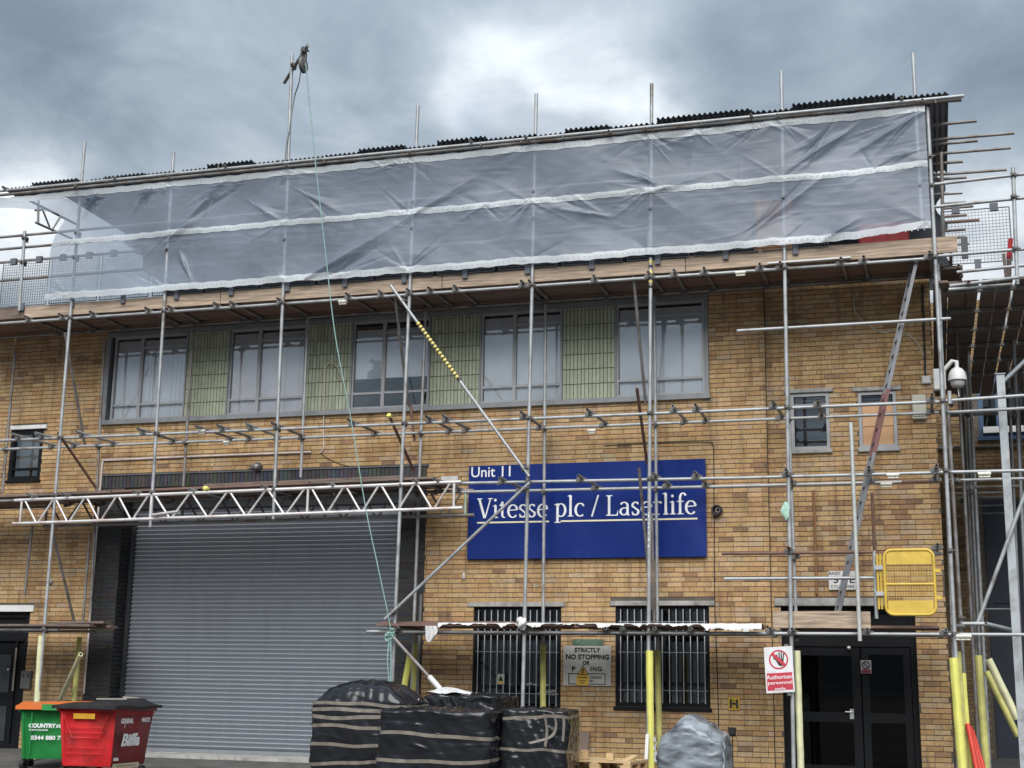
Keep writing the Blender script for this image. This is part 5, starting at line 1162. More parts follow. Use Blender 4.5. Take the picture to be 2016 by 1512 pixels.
# ---- other little signs
def plate(name, px0, py0, px1, py1, y, m_, label, cat='sign'):
    a, b = at(px0, py1, y), at(px1, py0, y); t = thing(name, ((a.x+b.x)/2, y, a.z), label, cat); m = MB(); m.bevbox(a.x, b.x, y, y+.012, a.z, b.z, .002); m.build('plate', m_, t); return t, a, b
t, a, b = plate('hydrant_sign', 1434, 1373, 1456, 1398, -.03, mat('hydrant_yellow', (.46,.30,.02), .5, 0, .2, 12), 'small yellow hydrant plate with a black letter H')
text('H', a.x+.025, a.z+.03, -.034, K, t, w=b.x-a.x-.05, h=b.z-a.z-.06, bold=.03); text('2', (a.x+b.x)/2-.018, b.z-.075, -.036, K, t, h=.04); text('1', (a.x+b.x)/2-.012, a.z+.035, -.036, K, t, h=.04)
t, a, b = plate('wall_plate', 1632, 1124, 1686, 1161, .03, mat('notice_plate', (.58,.58,.57), .5), 'white plate partly hidden behind the ladder, lettered 3 E')
text('RAZO', a.x+.01, b.z-.055, .026, K, t, w=.17, h=.04); text('3', X(1641,1147,.026), a.z+.105, .026, K, t, w=.075, h=.105, bold=.01); text('E', X(1673,1147,.026), a.z+.105, .026, K, t, w=.075, h=.105, bold=.01); text('CYLINDERS', a.x+.03, a.z+.025, .026, K, t, w=b.x-a.x-.07, h=.045)
t, a, b = plate('wall_notice', 868, 937, 902, 956, -.03, mat('notice_plate', (.58,.58,.57), .5), 'small white wall plate behind the right end of the lattice beams')
text('NOTICE\nKEEP CLEAR', a.x+.02, a.z+.03, -.034, K, t, w=b.x-a.x-.04, h=.10, align='CENTER') if False else None
t, a, b = plate('window_warning', 979, 1327, 993, 1347, .0, mat('warn_plate', (.52,.54,.45), .5), 'small white and yellow warning sticker on the left barred window')
T = [Vector((a.x+.02, -.004, a.z+.055)), Vector((b.x-.02, -.004, a.z+.055)), Vector(((a.x+b.x)/2, -.004, b.z-.02))]; m = MB(); m.add(T, [(0,1,2)]); m.build('triangle', K, t); m = MB(); m.add([(a.x+.01,-.003,a.z+.01),(b.x-.01,-.003,a.z+.01),(b.x-.01,-.003,a.z+.045),(a.x+.01,-.003,a.z+.045)], [(0,1,2,3)]); m.build('caption_band', YS, t)
t, a, b = plate('no_smoking_sticker', 1695, 1300, 1715, 1326, .17, mat('sticker_grey', (.30,.27,.29), .5), 'small prohibition sticker on the dark right hand door')
m = MB(); cc = Vector(((a.x+b.x)/2, .165, b.z-.075)); ring = [(cc.x+r*cos(t_), .165, cc.z+r*sin(t_)) for r in (.062, .047) for t_ in np.linspace(0, 2*pi, 25)]; m.add(ring, [(k, k+1, 26+k, 25+k) for k in range(24)]); m.add([(cc.x-.045,.164,cc.z+.035),(cc.x-.035,.164,cc.z+.045),(cc.x+.045,.164,cc.z-.035),(cc.x+.035,.164,cc.z-.045)], [(0,1,2,3)]); m.build('prohibition_ring', K, t)
m = MB(); m.box(a.x+.01, b.x-.01, .164, .168, a.z+.01, a.z+.06); m.build('caption_band', mat('dull_red', (.16,.02,.03), .5), t)

# ================================================================ WALL FITTINGS
# dome camera on bracket
c = at(1885,748,-1.0); cc = thing('security_camera', c, 'white dome security camera on a bracket at the building corner', 'camera')
m = MB(); r = .135; m.lathe((c.x, c.y, c.z), [(r*1.02,-.01),(r*1.0,.03),(r*.88,.11),(r*.62,.165),(r*.3,.19),(.03,.20)], 24); m.build('housing', WPLAST, cc)
m = MB(); m.lathe((c.x, c.y, c.z), [(.001,-.125),(r*.5,-.118),(r*.74,-.08),(r*.78,-.03),(r*.78,.0),(r*1.02,-.008)], 24); m.build('dome', mat('dome_grey', (.42,.42,.44), .25), cc)
m = MB(); top = Vector((c.x+.0, c.y, c.z+.19)); w0 = at(1850,752,-.95); m.path([top, top+Vector((0,0,.09)), top+Vector((-.06,.0,.11)), Vector((w0.x, w0.y, w0.z+.10))], .034, 10); m.build('bracket_arm', WPLAST, cc)
m = MB(); m.bevbox(w0.x-.09, w0.x+.09, w0.y-.05, w0.y+.05, w0.z-.13, w0.z+.2, .015); m.build('junction_box', WPLAST, cc)
m = MB(); m.tube((c.x, c.y, c.z-.12), (c.x+.01, c.y, c.z-.26), .007, 6); m.build('cable', WPLAST, cc)
def wallbox(name, px0, py0, px1, py1, y, d, m_, label, cat='box'):
    a, b = at(px0, py1, y), at(px1, py0, y); t = thing(name, ((a.x+b.x)/2, y, a.z), label, cat); m = MB(); m.bevbox(a.x, b.x, y-d, y, a.z, b.z, .012); m.build('housing', m_, t); return t, a, b
t, a, b = wallbox('junction_box', 1815, 741, 1832, 757, .07, .07, WPLAST, 'small white junction box left of the dome camera'); m = MB(); m.box(a.x+.02, b.x-.02, -.004, .0, a.z+.02, b.z-.02); m.build('cover', WPLAST, t)
t, a, b = wallbox('alarm_box', 1797, 778, 1823, 827, .07, .10, CREAMPL, 'cream alarm box on the wall right of the boarded window', 'alarm'); m = MB(); m.bevbox(a.x+.02, b.x-.01, -.05, -.031, a.z+.04, b.z-.2, .006); m.build('cover', CREAMPL, t)
t, a, b = wallbox('utility_box', 44, 1321, 66, 1356, .0, .09, mat('dull_box', (.12,.12,.115), .6), 'dull grey utility box with two dark holes beside the left door')
for q in (.3, .8): m = MB(); xx = a.x+(b.x-a.x)*q; m.box(xx-.02, xx+.02, -.094, -.0905, b.z-.11, b.z-.06); m.build('hole', BLACKP, t)
t, a, b = wallbox('black_socket_box', 1435, 1432, 1449, 1447, .0, .06, BLACKPL, 'small black socket box low on the wall below the hydrant plate'); m = MB(); xx = (a.x+b.x)/2; m.tube((xx, -.02, a.z), (xx, -.02, a.z-.6), .008, 6); m.build('cable', BLACKPL, t)
c = at(98,1144,-.04); m = MB(); lp = thing('wall_lamp', c, 'small round white lamp on the brick wall left of the shutter', 'lamp'); m.lathe(c, [(.001,-.07),(.035,-.06),(.055,-.03),(.058,.0),(.05,.035)], 14, 'y'); m.build('globe', WPLAST, lp)
c = at(508,919,-.04); lp = thing('bulkhead_light', c, 'dark grey oval bulkhead light on the wall above the roller shutter', 'lamp'); m = MB(); m.lathe(c, [(.02,-.10),(.055,-.09),(.075,-.06),(.085,.03)], 16, 'y'); m.build('housing', COUP, lp); m = MB(); m.box(c.x-.16, c.x+.02, c.y-.03, c.y+.03, c.z-.03, c.z+.03); m.build('side_arm', COUP, lp); m = MB(); m.lathe((c.x,c.y-.09,c.z), [(.045,0),(.03,-.015),(.001,-.02)], 14, 'y'); m.build('lens', mat('lamp_lens', (.3,.3,.3), .2), lp)
c = at(1412,1005,-.05); vp = thing('flue_outlet', c, 'round black flue outlet sticking out of the wall right of the blue sign', 'vent'); m = MB(); m.lathe(c, [(.055,.04),(.085,.03),(.09,-.04),(.088,-.07),(.060,-.07),(.058,-.02)], 20, 'y'); m.build('collar', BLACKPL, vp); m = MB(); m.lathe((c.x+.015,c.y,c.z), [(.045,.0),(.042,-.05),(.028,-.05),(.028,0)], 16, 'y'); m.build('inner_pipe', mat('flue_pipe', (.25,.25,.25), .5), vp)
m = MB(); c = at(913,1135,-.03); m.lathe((c.x,c.y,c.z), [(.001,.06),(.02,.055),(.022,0),(.022,-.04),(.001,-.05)], 10); tag(m.build('cable_stub', WPLAST, None), 'tiny white pipe stub on the bricks below the blue sign', 'pipe')
# surface conduits and cables
def run(name, pts, r, m_, label, cat='pipe', y=-.025, sm_=True):
    P = [at(px, py, y if len(q) == 0 else q[0]) for (px, py, *q) in pts]; m = MB(); m.path(spline(P, 5) if sm_ else P, r, 6); return tag(m.build(name, m_, None), label, cat)
PINKW = mat('pinkish_trunking', (.66,.58,.56), .5)
run('white_conduit', [(165,1366),(183.7,1134),(197.5,960),(202,908),(203,906),(400,898),(612,890)], .020, PINKW, 'thin pinkish white conduit framing the left and top of the shutter surround', y=-.03, sm_=False)
run('white_cable', [(637,838),(640,740),(642,722),(650,716),(662,720),(672,738),(678,760)], .010, CREAMPL, 'thin cream cable hooping over the second green tile panel', 'cable', y=-.05)
run('drop_cable', [(638,812),(637,850),(637,880),(633,889),(628,892)], .010, PINKW, 'thin pale cable dropping down the bricks under the second tile panel', 'cable')
run('looping_cable', [(1680,585),(1684,615),(1700,632),(1735,655),(1765,650),(1800,668),(1820,705),(1824,735)], .011, CREAMPL, 'thin cream cable looping across the bricks behind the ladder', 'cable', y=.05)
run('black_downpipe', [(1816,560),(1819,650),(1822,738)], .018, BLACKP, 'thin black pipe running down to the junction box at the corner', y=.04)
run('black_cable', [(1190,877),(1290,872),(1392,870),(1402,875),(1405,890),(1406,1000),(1407,1180),(1412,1320),(1415,1430)], .007, BLACKP, 'thin black cable running down the bricks right of the blue sign', 'cable')
run('sagging_wire', [(632,892),(650,905),(690,918),(760,920),(830,915)], .006, BLACKP, 'thin dark wire sagging along the top of the shutter surround', 'wire')
run('rusty_wall_strip', [(1601,965,.045),(1604,1030,.045),(1608,1170,.045)], .022, mat('rust_strip', (.24,.12,.055), .8), 'thin rusty upright strip fixed to the bricks beside the ladder', 'strip', sm_=False)
run('soil_pipe', [(829,1170),(823,1330),(822,1400)], .03, mat('grey_pipe', (.16,.16,.165), .5), 'grey downpipe on the black pier right of the shutter', y=-.06, sm_=False)

# ================================================================ WHEELED BINS
def bin_(name, label, corner, Y, ang, w, d, h, body, lid, zbase, lidopen=0.0):
    # corner = pixel of the near top corner; w along u (to the left face), d along v (to the right face)
    c = at(*corner, Y); root = thing(name, (c.x, c.y, zbase), label, 'bin'); u = Vector((-cos(ang), sin(ang), 0)); v = Vector((sin(ang), cos(ang), 0)); H = c.z-zbase; z0 = .17
    def pt(a, b, z): return Vector((c.x, c.y, zbase))+u*a+v*b+Vector((0,0,z))
    def inset(z): return .085*(1-(z-z0)/(H-z0))
    m = MB(); 
    def ring(z, e=0.0, r=.05):
        i = inset(z)-e; P = []; a0, a1, b0, b1 = i, w-i, i, d-i
        for ca, cb, t0 in ((a0+r, b0+r, pi), (a0+r, b1-r, pi/2), (a1-r, b1-r, 0), (a1-r, b0+r, -pi/2)):
            for k in range(5): t = t0-(pi/2)*k/4; P.append(pt(ca+r*cos(t), cb+r*sin(t), z))
        P.append(P[0]); return P
    m.grid([ring(z0, 0), ring(z0+.02, .01), ring(H*.45), ring(H*.75), ring(H-.08), ring(H-.079, .03), ring(H-.02, .034), ring(H, .025), ring(H, -.03), ring(H-.2, -.03)], flip=True); m.add(ring(z0)[:-1], [tuple(range(20))]); m.build('body', body, root)
    return root, pt, u, v, H, inset
def fb(pt, ins, H, side, a, z, off):   # point on a side face
    i = ins(z)-off
    return pt(a, i, z) if side == 'u' else pt(i, a, z)
def strip_on(pt, ins, H, side, pts, r, m_, parent, name='rib'):
    m = MB(); m.path([fb(pt, ins, H, side, a, z, .004) for a, z in pts], r, 6); m.build(name, m_, parent)
# red bin
angr = radians(0); zb_ = gz(-4.0)
R, pt, u, v, H, ins = bin_('red_waste_bin', 'red wheeled waste bin with black lid in front of the shutter', (226,1391), -4.0, angr, 1.0, 1.20, 0, REDP, BLACKPL, zb_)
for s_, L_ in (('u', 1.0), ('v', 1.20)):
    strip_on(pt, ins, H, s_, [(L_*.12, H*.86), (L_*.24, H*.56), (L_*.72, H*.56), (L_*.86, H*.86)] if s_ == 'u' else [(L_*.05, H*.9), (L_*.95, H*.9)], .010, REDP, R)
    if s_ == 'u':
        for zz in (.70, .63, .42, .34): strip_on(pt, ins, H, s_, [(L_*.18, H*zz), (L_*.82, H*zz)], .008, REDP, R)
P = []
for i in range(15):
    a = -.05+1.10*i/14; row = []
    for j in range(13):
        b = -.05+1.30*j/12; e = min(1, 6*min((a+.05)/1.1, 1-(a+.05)/1.1))*min(1, 6*min(j/12, 1-j/12)); z = H+.005+.085*e*(.4+.6*smooth(j/8))+.02*sin(a*6)*e+.012*sin(b*7); row.append(pt(a, b, z))
    P.append(row)
m = MB(); m.grid(P, flip=True); m.grid([[p for p in (Vector(q)-Vector((0,0,.0)) for q in P[0])], [Vector(q)-Vector((0,0,.045)) for q in P[0]]]); m.grid([[r[0] for r in P], [Vector(r[0])-Vector((0,0,.045)) for r in P]], flip=True); m.build('lid', BLACKPL, R)
m = MB(); m.beam(pt(.15,.55,H+.105), pt(.55,.35,H+.10), .05, .02); m.beam(pt(.2,1.0,H+.10), pt(.5,1.05,H+.115), .10, .04); m.build('lid_debris', mat('scrap_card', (.30,.28,.25), .8), R)
m = MB(); m.add([pt(.0,.52,H-.005), pt(-.03,.62,H-.05), pt(-.03,.72,H-.05), pt(-.02,.78,H+.0), pt(.02,.7,H+.02)], [(0,1,2,3,4)]); m.build('protruding_bag', WPLAST, R)
def sticker(pt, ins, H, s_, a0, a1, z0, z1, m_, parent, name='sticker'):
    m = MB(); m.add([fb(pt, ins, H, s_, a0, z0, .006), fb(pt, ins, H, s_, a1, z0, .006), fb(pt, ins, H, s_, a1, z1, .006), fb(pt, ins, H, s_, a0, z1, .006)], [(0,1,2,3), (3,2,1,0)][:1]); return m.build(name, m_, parent)
sticker(pt, ins, H, 'u', .33, .70, H*.82, H*.895, mat('sticker_orange', (.62,.33,.03), .5), R)
def bintext(body, pt, ins, H, s_, a0, a1, z0, z1, m_, parent, bold=.02, shear=0.0):
    o_ = fb(pt, ins, H, s_, a0, z0, .010); e = fb(pt, ins, H, s_, a1, z0, .010); t_ = fb(pt, ins, H, s_, a0, z1, .010); ux = e-o_; L_ = ux.length; ux.normalize(); uz = t_-o_; h_ = uz.length; uz.normalize(); un = ux.cross(uz)*-1
    if un.y > 0: un = -un
    text(body, 0, 0, .0, m_, parent, w=L_, h=h_, bold=bold, shear=shear, frame=(o_, ux, uz, un))
bintext('GENERAL', pt, ins, H, 'v', .22, .56, H*.76, H*.83, TXTW, R, .03); bintext('WASTE', pt, ins, H, 'v', .78, 1.02, H*.77, H*.835, TXTW, R, .03)
bintext('Biffa', pt, ins, H, 'v', .32, .82, H*.44, H*.62, TXTW, R, .04, .15); bintext('Biffa', pt, ins, H, 'v', .17, .31, H*.245, H*.29, TXTW, R, .04, .15)
sticker(pt, ins, H, 'v', .18, .90, H*.13, H*.205, mat('sticker_cream', (.55,.50,.33), .5), R); sticker(pt, ins, H, 'v', .30, .80, H*.16, H*.175, K, R, 'print_line').location.y -= .004
m = MB(); m.path([fb(pt,ins,H,'v',.33,H*.84,.006), fb(pt,ins,H,'v',.36,H*.76,.006), fb(pt,ins,H,'v',.34,H*.70,.006)], .006, 5); m.build('scuff', mat('scuff_white', (.45,.3,.3), .7), R)
for a, b in ((.12,.12),(.88,.12),(.12,1.06),(.88,1.06)): p = pt(a, b, .08); m = MB(); m.lathe(p, [(.03,-.025),(.078,-.025),(.08,0),(.078,.025),(.03,.025)], 14, 'x'); m.build('wheel', BLACKPL, R)
# green bin
zb_ = gz(-1.9)-.03
GB, pt, u, v, H, ins = bin_('green_recycling_bin', 'green wheeled recycling bin with orange lid left of the red bin', (188,1392), -2.3, radians(-26), 1.22, .85, 0, GREENP, ORANGEP, zb_)
m = MB(); m.grid([[pt(a, b, H+.02+.05*smooth((b)/.6)+.012*cos(a*2.4)) for a in np.linspace(-.02,1.24,12)] for b in (-.035,-.02,.25,.5,.86)], flip=False); m.grid([[pt(a, -.035, H+.02+.012*cos(a*2.4)) for a in np.linspace(-.02,1.24,12)], [pt(a, -.035, H-.05) for a in np.linspace(-.02,1.24,12)]], flip=False); m.build('lid', ORANGEP, GB)
m = MB(); m.box(0,0,0,0,0,0) if False else None; q = [pt(.83,-.05,H-.06), pt(.56,-.05,H-.06), pt(.56,-.05,H+.035), pt(.83,-.05,H+.035)]; m.add(q+[p+Vector((0,.08,.0)) for p in q], [(0,1,2,3),(0,4,5,1),(1,5,6,2),(2,6,7,3),(3,7,4,0)]); m.build('lid_catch', GREENP, GB)
strip_on(pt, ins, H, 'u', [(.98, .25), (.98, H-.1)], .012, GREENP, GB)
def gtext(body, px0, px1, py0, py1, bold=.02, shear=0.0, m_=TXTW):
    y = at(172,1392,-2.3).y; o_ = at(px0, py0, y-.0); 
    Yq = o_.y+.055; a = at(px0, py0, Yq); b = at(px1, py0, Yq); text(body, a.x, a.z, Yq, m_, GB, w=b.x-a.x, h=at(px0, py1, Yq).z-a.z, bold=bold, shear=shear)
bintext('COUNTRY', pt, ins, H, 'u', 1.02, .60, H*.66, H*.73, TXTW, GB, .05); bintext('style', pt, ins, H, 'u', .60, .38, H*.64, H*.74, TXTW, GB, .02, .2); bintext('RECYCLING', pt, ins, H, 'u', 1.01, .72, H*.615, H*.64, TXTW, GB, .03); bintext('0344 880 77', pt, ins, H, 'u', .98, .46, H*.47, H*.54, TXTW, GB, .03)
for a, b in ((.15,.15),(1.07,.15),(.15,.7),(1.07,.7)): p = pt(a, b, .08); m = MB(); m.lathe(p, [(.03,-.025),(.088,-.025),(.09,0),(.088,.025),(.03,.025)], 14, 'x'); m.build('wheel', BLACKPL, GB)

# ================================================================ WRAPPED PALLETS
def wrapped(label, cx, cy, w, d, h, rot, mat_, tapes, dome=.06, seed=0, lean=0.0, gable=0.0, bulge=.02, group='wrapped pallets', crown=None):
    R_ = random.Random(seed); z0 = gz(cy); ph = [R_.uniform(0, 6.28) for _ in range(12)]
    crs = [(R_.uniform(-pi, pi), R_.uniform(0, 1.02), R_.uniform(.15, .7), R_.uniform(.010, .032), R_.uniform(-.10, .10), R_.uniform(.006, .022)*R_.choice((1, -1))) for _ in range(46)]
    def prof(t, v, off=0.0):
        ca, sa = cos(t), sin(t); n_ = 9.0; r = (abs(ca)**n_+abs(sa)**n_)**(-1/n_); x, y = r*ca*w/2, r*sa*d/2
        k = 1+bulge*sin(v*pi)*(1+.5*sin(3*t+ph[0]))+.016*sin(2*t+v*4+ph[8])+.012*sin(5*t+v*9+ph[1])+.008*sin(11*t-v*14+ph[2])+.006*sin(23*t+v*31+ph[3])+.005*sin(37*t-v*23+ph[4])
        for t0, v0_, lt, wv_, sl_, dp_ in crs:
            dt_ = (t-t0+pi) % (2*pi)-pi
            if abs(dt_) < 2*lt: k += dp_*exp(-(dt_/lt)**2)*exp(-abs(v-v0_-sl_*dt_)/wv_)
        x, y = x*k, y*k; l = hypot(x, y) or 1; x += off*x/l; y += off*y/l
        x += lean*v; c, s_ = cos(rot), sin(rot); zz = z0+.02+v*h
        return Vector((cx+x*c-y*s_, cy+x*s_+y*c, zz))
    nt, nv = 144, 60; P = []
    for j in range(nv+1):
        v = j/nv; P.append([prof(2*pi*i/nt, v)+Vector((0,0,.012*sin(6*2*pi*i/nt+ph[5])*v)) for i in range(nt+1)])
    top = P[-1]; c0 = sum((Vector(p) for p in top[:-1]), Vector((0,0,0)))/nt
    for j in range(1, 9):
        s_ = 1-j/8; row = []
        for i in range(nt+1):
            p = Vector(top[i]); q = c0+(p-c0)*max(s_, .001); lx = (q.x-c0.x)/(w/2); hz = dome*(1-s_**2.2)+gable*(1-abs(lx))*(1 if s_ < .999 else 0)*min(1, (1-s_)*4)
            if crown: hz += crown(lx)*min(1, (1-s_)*5)
            q.z = p.z*s_+c0.z*(1-s_)+hz+.012*sin(q.x*23+ph[6])*sin(q.y*19)+.012*sin(q.x*41+q.y*13+ph[7])*(1 if s_ < .9 else .2); row.append(q)
        P.append(row)
    m = MB(); m.grid(P, flip=True); t = thing('wrapped_pallet', (cx, cy, z0), label, 'wrapped pallet', group); m.build('plastic_wrap', mat_, t)
    m = MB(); c, s_ = cos(rot), sin(rot)
    m2 = MB(); m2.box(cx-w/2+.05, cx+w/2-.05, cy-d/2+.05, cy+d/2-.05, z0+.005, z0+.08); m2.build('pallet_base', PALW, t)
    for v0, v1, hh in tapes:
        tp = MB(); A_, B_ = [], []
        for i in range(nt+1):
            tt = 2*pi*i/nt; vv = v0+(v1-v0)*(.5+.5*sin(tt+.8))+.010*sin(tt*3+v0*20)+.006*sin(tt*7+v0*31); A_.append(prof(tt, vv, .004)); B_.append(prof(tt, vv+hh/h, .004))
        tp.grid([A_, B_], flip=True); tp.build('tape_band', TAPE, t)
    return t
def px2(px, py, Y): p = at(px, py, Y); return p
Yp = -4.6
def wp(label, px0, px1, pyt, Y, d, rot, mat_, tapes, **kw):
    x0, x1 = X(px0, 1450, Y), X(px1, 1450, Y); h = Z((px0+px1)/2, pyt, Y)-gz(Y)-.02; w_ = (x1-x0)/(abs(cos(rot))+abs(sin(rot))*d/(x1-x0)*.55); return wrapped(label, (x0+x1)/2, Y+d*.5, w_, d, h, rot, mat_, tapes, **kw)
wp('tallest black wrapped pallet with a domed top in front of the shutter', 606, 800, 1383, -4.5, 1.0, radians(-3), WRAPB, ((.96,.93,.045),(.80,.86,.05),(.90,.80,.05),(.70,.68,.045),(.50,.47,.045),(.28,.36,.045),(.12,.22,.04)), dome=.10, seed=3, crown=lambda u: .20*max(0, 1-(u*.9)**2))
wp('broad black wrapped pallet with two tape bands, front of the group', 738, 958, 1402, -5.2, 1.0, radians(2), WRAPB, ((.72,.66,.045),(.40,.45,.045),(.10,.16,.04)), dome=.05, seed=5)
wp('black wrapped pallet behind the broad one with white plastic on its top', 826, 985, 1372, -3.3, 1.0, radians(-4), WRAPB, ((.80,.76,.04),(.5,.5,.04)), dome=.05, seed=8)
wp('small black wrapped pallet with torn tape at the right of the black group', 978, 1112, 1400, -4.7, 1.0, radians(4), WRAPB, ((.90,.93,.04),(.55,.5,.035)), dome=.03, seed=11)
def clear_pallet():
    Y = -4.2; R_ = random.Random(21); prof_ = [(1290,1475),(1296,1451),(1318,1436),(1332,1420),(1345,1408),(1362,1411),(1373,1421),(1392,1428),(1399,1440),(1418,1449),(1424,1470)]
    P0_ = [at(a, b, Y) for a, b in prof_]; x0, x1 = P0_[0].x, P0_[-1].x; z0 = gz(Y)+.1; D_ = 1.0
    def top(x):
        for a, b in zip(P0_[:-1], P0_[1:]):
            if x <= b.x+1e-6: return a.z+(b.z-a.z)*max(0, (x-a.x)/(b.x-a.x))
        return P0_[-1].z
    crs = [(R_.uniform(x0, x1), R_.uniform(z0+.2, z0+1.5), R_.uniform(-.5, .5), R_.uniform(.12, .5), R_.uniform(.006, .016), R_.uniform(.004, .011)*R_.choice((1, -1))) for _ in range(110)]
    def wr(x, z):
        v = 0
        for cx, cz, an, L_, wd, dp in crs:
            s_ = (x-cx)*cos(an)+(z-cz)*sin(an); t_ = -(x-cx)*sin(an)+(z-cz)*cos(an)
            if abs(s_) < 2*L_ and abs(t_) < .12: v += dp*exp(-(s_/L_)**2)*exp(-abs(t_)/wd)
        return v
    t = thing('wrapped_pallet', ((x0+x1)/2, Y+.5, gz(Y)), 'clear plastic wrapped pallet with a pointed top beside the yellow foam sleeves', 'wrapped pallet', 'wrapped pallets')
    nx, nz = 56, 40; Fr, Bk = [], []
    for j in range(nz+1):
        v = j/nz; ra, rb = [], []
        for i in range(nx+1):
            u = i/nx; x = x0+(x1-x0)*u; tz = top(x); z = z0+v*(tz-z0); e = .10*abs(2*u-1)**10+.14*max(0, v-.86)/.14
            jx = .012*sin(z*11)+.008*sin(z*27+1) if i in (0, nx) else 0
            ra.append(Vector((x+jx, Y+e-wr(x, z), z))); rb.append(Vector((x+jx, Y+D_-e+wr(x, z+3), z)))
        Fr.append(ra); Bk.append(rb)
    m = MB(); m.grid(Fr, flip=True); m.grid(Bk)
    m.grid([[Fr[j][0] for j in range(nz+1)], [Bk[j][0] for j in range(nz+1)]]); m.grid([[Fr[j][nx] for j in range(nz+1)], [Bk[j][nx] for j in range(nz+1)]], flip=True)
    tp_ = []
    for q in range(7):
        f = q/6; tp_.append([Fr[nz][i]*(1-f)+Bk[nz][i]*f+Vector((0, 0, .02*sin(i*.9+q*2)*sin(pi*f))) for i in range(nx+1)])
    m.grid(tp_, flip=True); m.build('plastic_wrap', WRAPC, t)
    m = MB()   # gathered film edges standing off the corners
    for px, py0, py1, sg in ((1424,1440,1512,1), (1292,1452,1500,-1), (1396,1424,1446,1)):
        pts = [at(px+sg*2*sin(k*1.9), py0+(py1-py0)*k/9, Y-.01) for k in range(10)]; m.grid([[p for p in pts], [p+Vector((sg*(.02+.015*sin(k*2.3)), -.03, .01)) for k, p in enumerate(pts)]])
    m.build('film_edge', mat('pale_film', (.55,.58,.60), .3), t)
    m = MB(); m.box(x0+.04, x1-.04, Y+.06, Y+D_-.06, gz(Y)+.005, z0); m.build('pallet_base', PALW, t)
clear_pallet()
# loose torn tape on the right black pallet
m = MB(); ts = [((1072,1405),(1077,1440),(1073,1470)), ((1088,1402),(1095,1425),(1085,1450),(1042,1463)), ((1098,1400),(1110,1415),(1108,1460))]
for s_ in ts:
    pts = spline([at(a, b, -4.85) for a, b in s_], 5)
    m.grid([[p+Vector((-.018,0,.01)) for p in pts], [p+Vector((.018,-.01,-.01)) for p in pts]])
tag(m.build('torn_tape', TAPE, None), 'torn strips of brown tape dangling on the right black pallet', 'tape')
m = MB(); c = at(880,1360,-3.0); P = []
for j in range(7):
    th = j/6; P.append([(c.x+(.36*th)*cos(t)*(1+.25*sin(3*t+1)), c.y+.22*th*sin(t)*(1+.2*sin(4*t)), c.z+.055*(1-th**1.5)+.015*sin(5*t+j)*th-.03*th) for t in np.linspace(0, 2*pi, 25)])
m.grid(P, flip=True); tag(m.build('white_plastic_heap', WPLAST, None), 'crumpled white plastic lying on the rear black wrapped pallet', 'scrap')
m = MB(); p = at(812,1395,-4.0); m.add([p, p+Vector((.09,0,.0)), p+Vector((.08,.02,.14))], [(0,1,2)]); m.add([p+Vector((0,.012,0)), p+Vector((.09,.012,0)), p+Vector((.08,.032,.14))], [(2,1,0)]); tag(m.build('white_paper_corner', WPLAST, None), 'white triangular paper corner poking up between two black pallets', 'paper')
# brown board leaning on the wall
a, b = at(1112,1440,-.12), at(1159,1440,-.12); m = MB(); m.add([(a.x,-.05,a.z),(b.x,-.05,a.z),(b.x,-.30,gz(-.3)),(a.x,-.30,gz(-.3)),(a.x,-.025,a.z),(b.x,-.025,a.z),(b.x,-.275,gz(-.3)),(a.x,-.275,gz(-.3))], [(3,2,1,0),(4,5,6,7),(0,1,5,4),(1,2,6,5),(2,3,7,6),(3,0,4,7)])
tag(m.build('leaning_board', mat('brown_hardboard', (.17,.125,.10), .8, 0, .12, 3), None), 'plain brown board leaning on the bricks behind the timber pallet', 'board')
m = MB(); m.beam(at(1275,1445,O-.12), at(1271,1520,O-.25), .05, .03); tag(m.build('white_batten', WPLAST, None), 'white batten leaning against the tall yellow foam sleeve', 'batten')
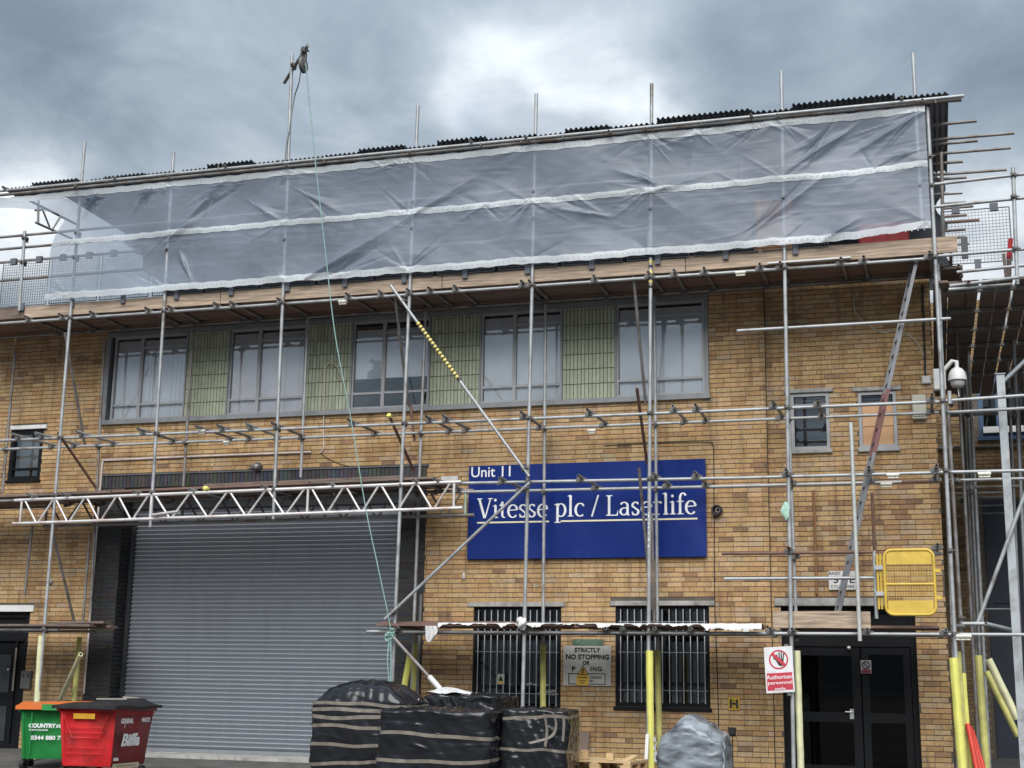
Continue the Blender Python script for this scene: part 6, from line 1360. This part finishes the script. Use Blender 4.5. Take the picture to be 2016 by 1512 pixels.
# timber pallets
def pallet(cx, cy, z0, w, d, rot, label, parent=None):
    t = thing('timber_pallet', (cx, cy, z0), label, 'pallet', 'timber pallets'); c, s_ = cos(rot), sin(rot)
    def bb(x0, x1, y0, y1, za, zb, nm):
        V = []
        for z in (za, zb):
            for x, y in ((x0,y0),(x1,y0),(x1,y1),(x0,y1)): V.append((cx+x*c-y*s_, cy+x*s_+y*c, z0+z))
        m = MB(); m.add(V, [(0,3,2,1),(4,5,6,7),(0,1,5,4),(1,2,6,5),(2,3,7,6),(3,0,4,7)]); m.build(nm, PALW, t)
    for y in (-d/2, -.05, d/2-.1): bb(-w/2, w/2, y, y+.10, 0, .022, 'bottom_board')
    for x in (-w/2, -.07, w/2-.14):
        for y in (-d/2, -.05, d/2-.1): bb(x+.002, x+.14, y+.002, y+.098, .023, .10, 'block')
    for x in (-w/2, -.05, w/2-.1): bb(x, x+.10, -d/2, d/2, .101, .122, 'stringer_board')
    n = 7; sw = d/n
    for i in range(n): bb(-w/2, w/2, -d/2+i*sw+.012, -d/2+(i+1)*sw-.012, .123, .145, 'slat')
    return t
Yq = -3.6; xc = (X(1116,1500,Yq)+X(1250,1500,Yq))/2; zb_ = Z(1180,1496,Yq)
pallet(xc, Yq+.3, zb_-.30+.0, 1.05, .9, radians(-10), 'lower timber pallet under the broken one, at the bottom edge between the wrapped pallets')
tp = pallet(xc-.02, Yq+.3, zb_-.15, 1.0, .9, radians(-4), 'timber pallet with loose blocks on top, at the bottom edge between the wrapped pallets')
for px in (1137, 1150, 1200): p = at(px, 1497, Yq+.05); m = MB(); m.box(p.x-.05, p.x+.05, p.y, p.y+.1, zb_, zb_+.09+(.03 if px == 1150 else 0)); tag(m.build('wood_block', PALW, None), {1137: 'leftmost loose pale wood block on the timber pallet', 1150: 'tallest loose pale wood block on the timber pallet', 1200: 'rightmost loose pale wood block on the timber pallet'}[px], 'block', 'loose wood blocks')
m = MB(); m.beam(at(1222,1506,Yq-.1), at(1250,1489,Yq+.3), .10, .04); tag(m.build('loose_slat', PALW, None), 'loose pale slat lying tilted on the right end of the timber pallet', 'slat')
base = gz(Yq+.3)
m = MB(); m.box(xc-.45, xc+.45, Yq-.05, Yq+.7, base-.01, zb_-.305); tag(m.build('block_stack', CONC, None), 'grey concrete block stack under the timber pallets', 'blocks')
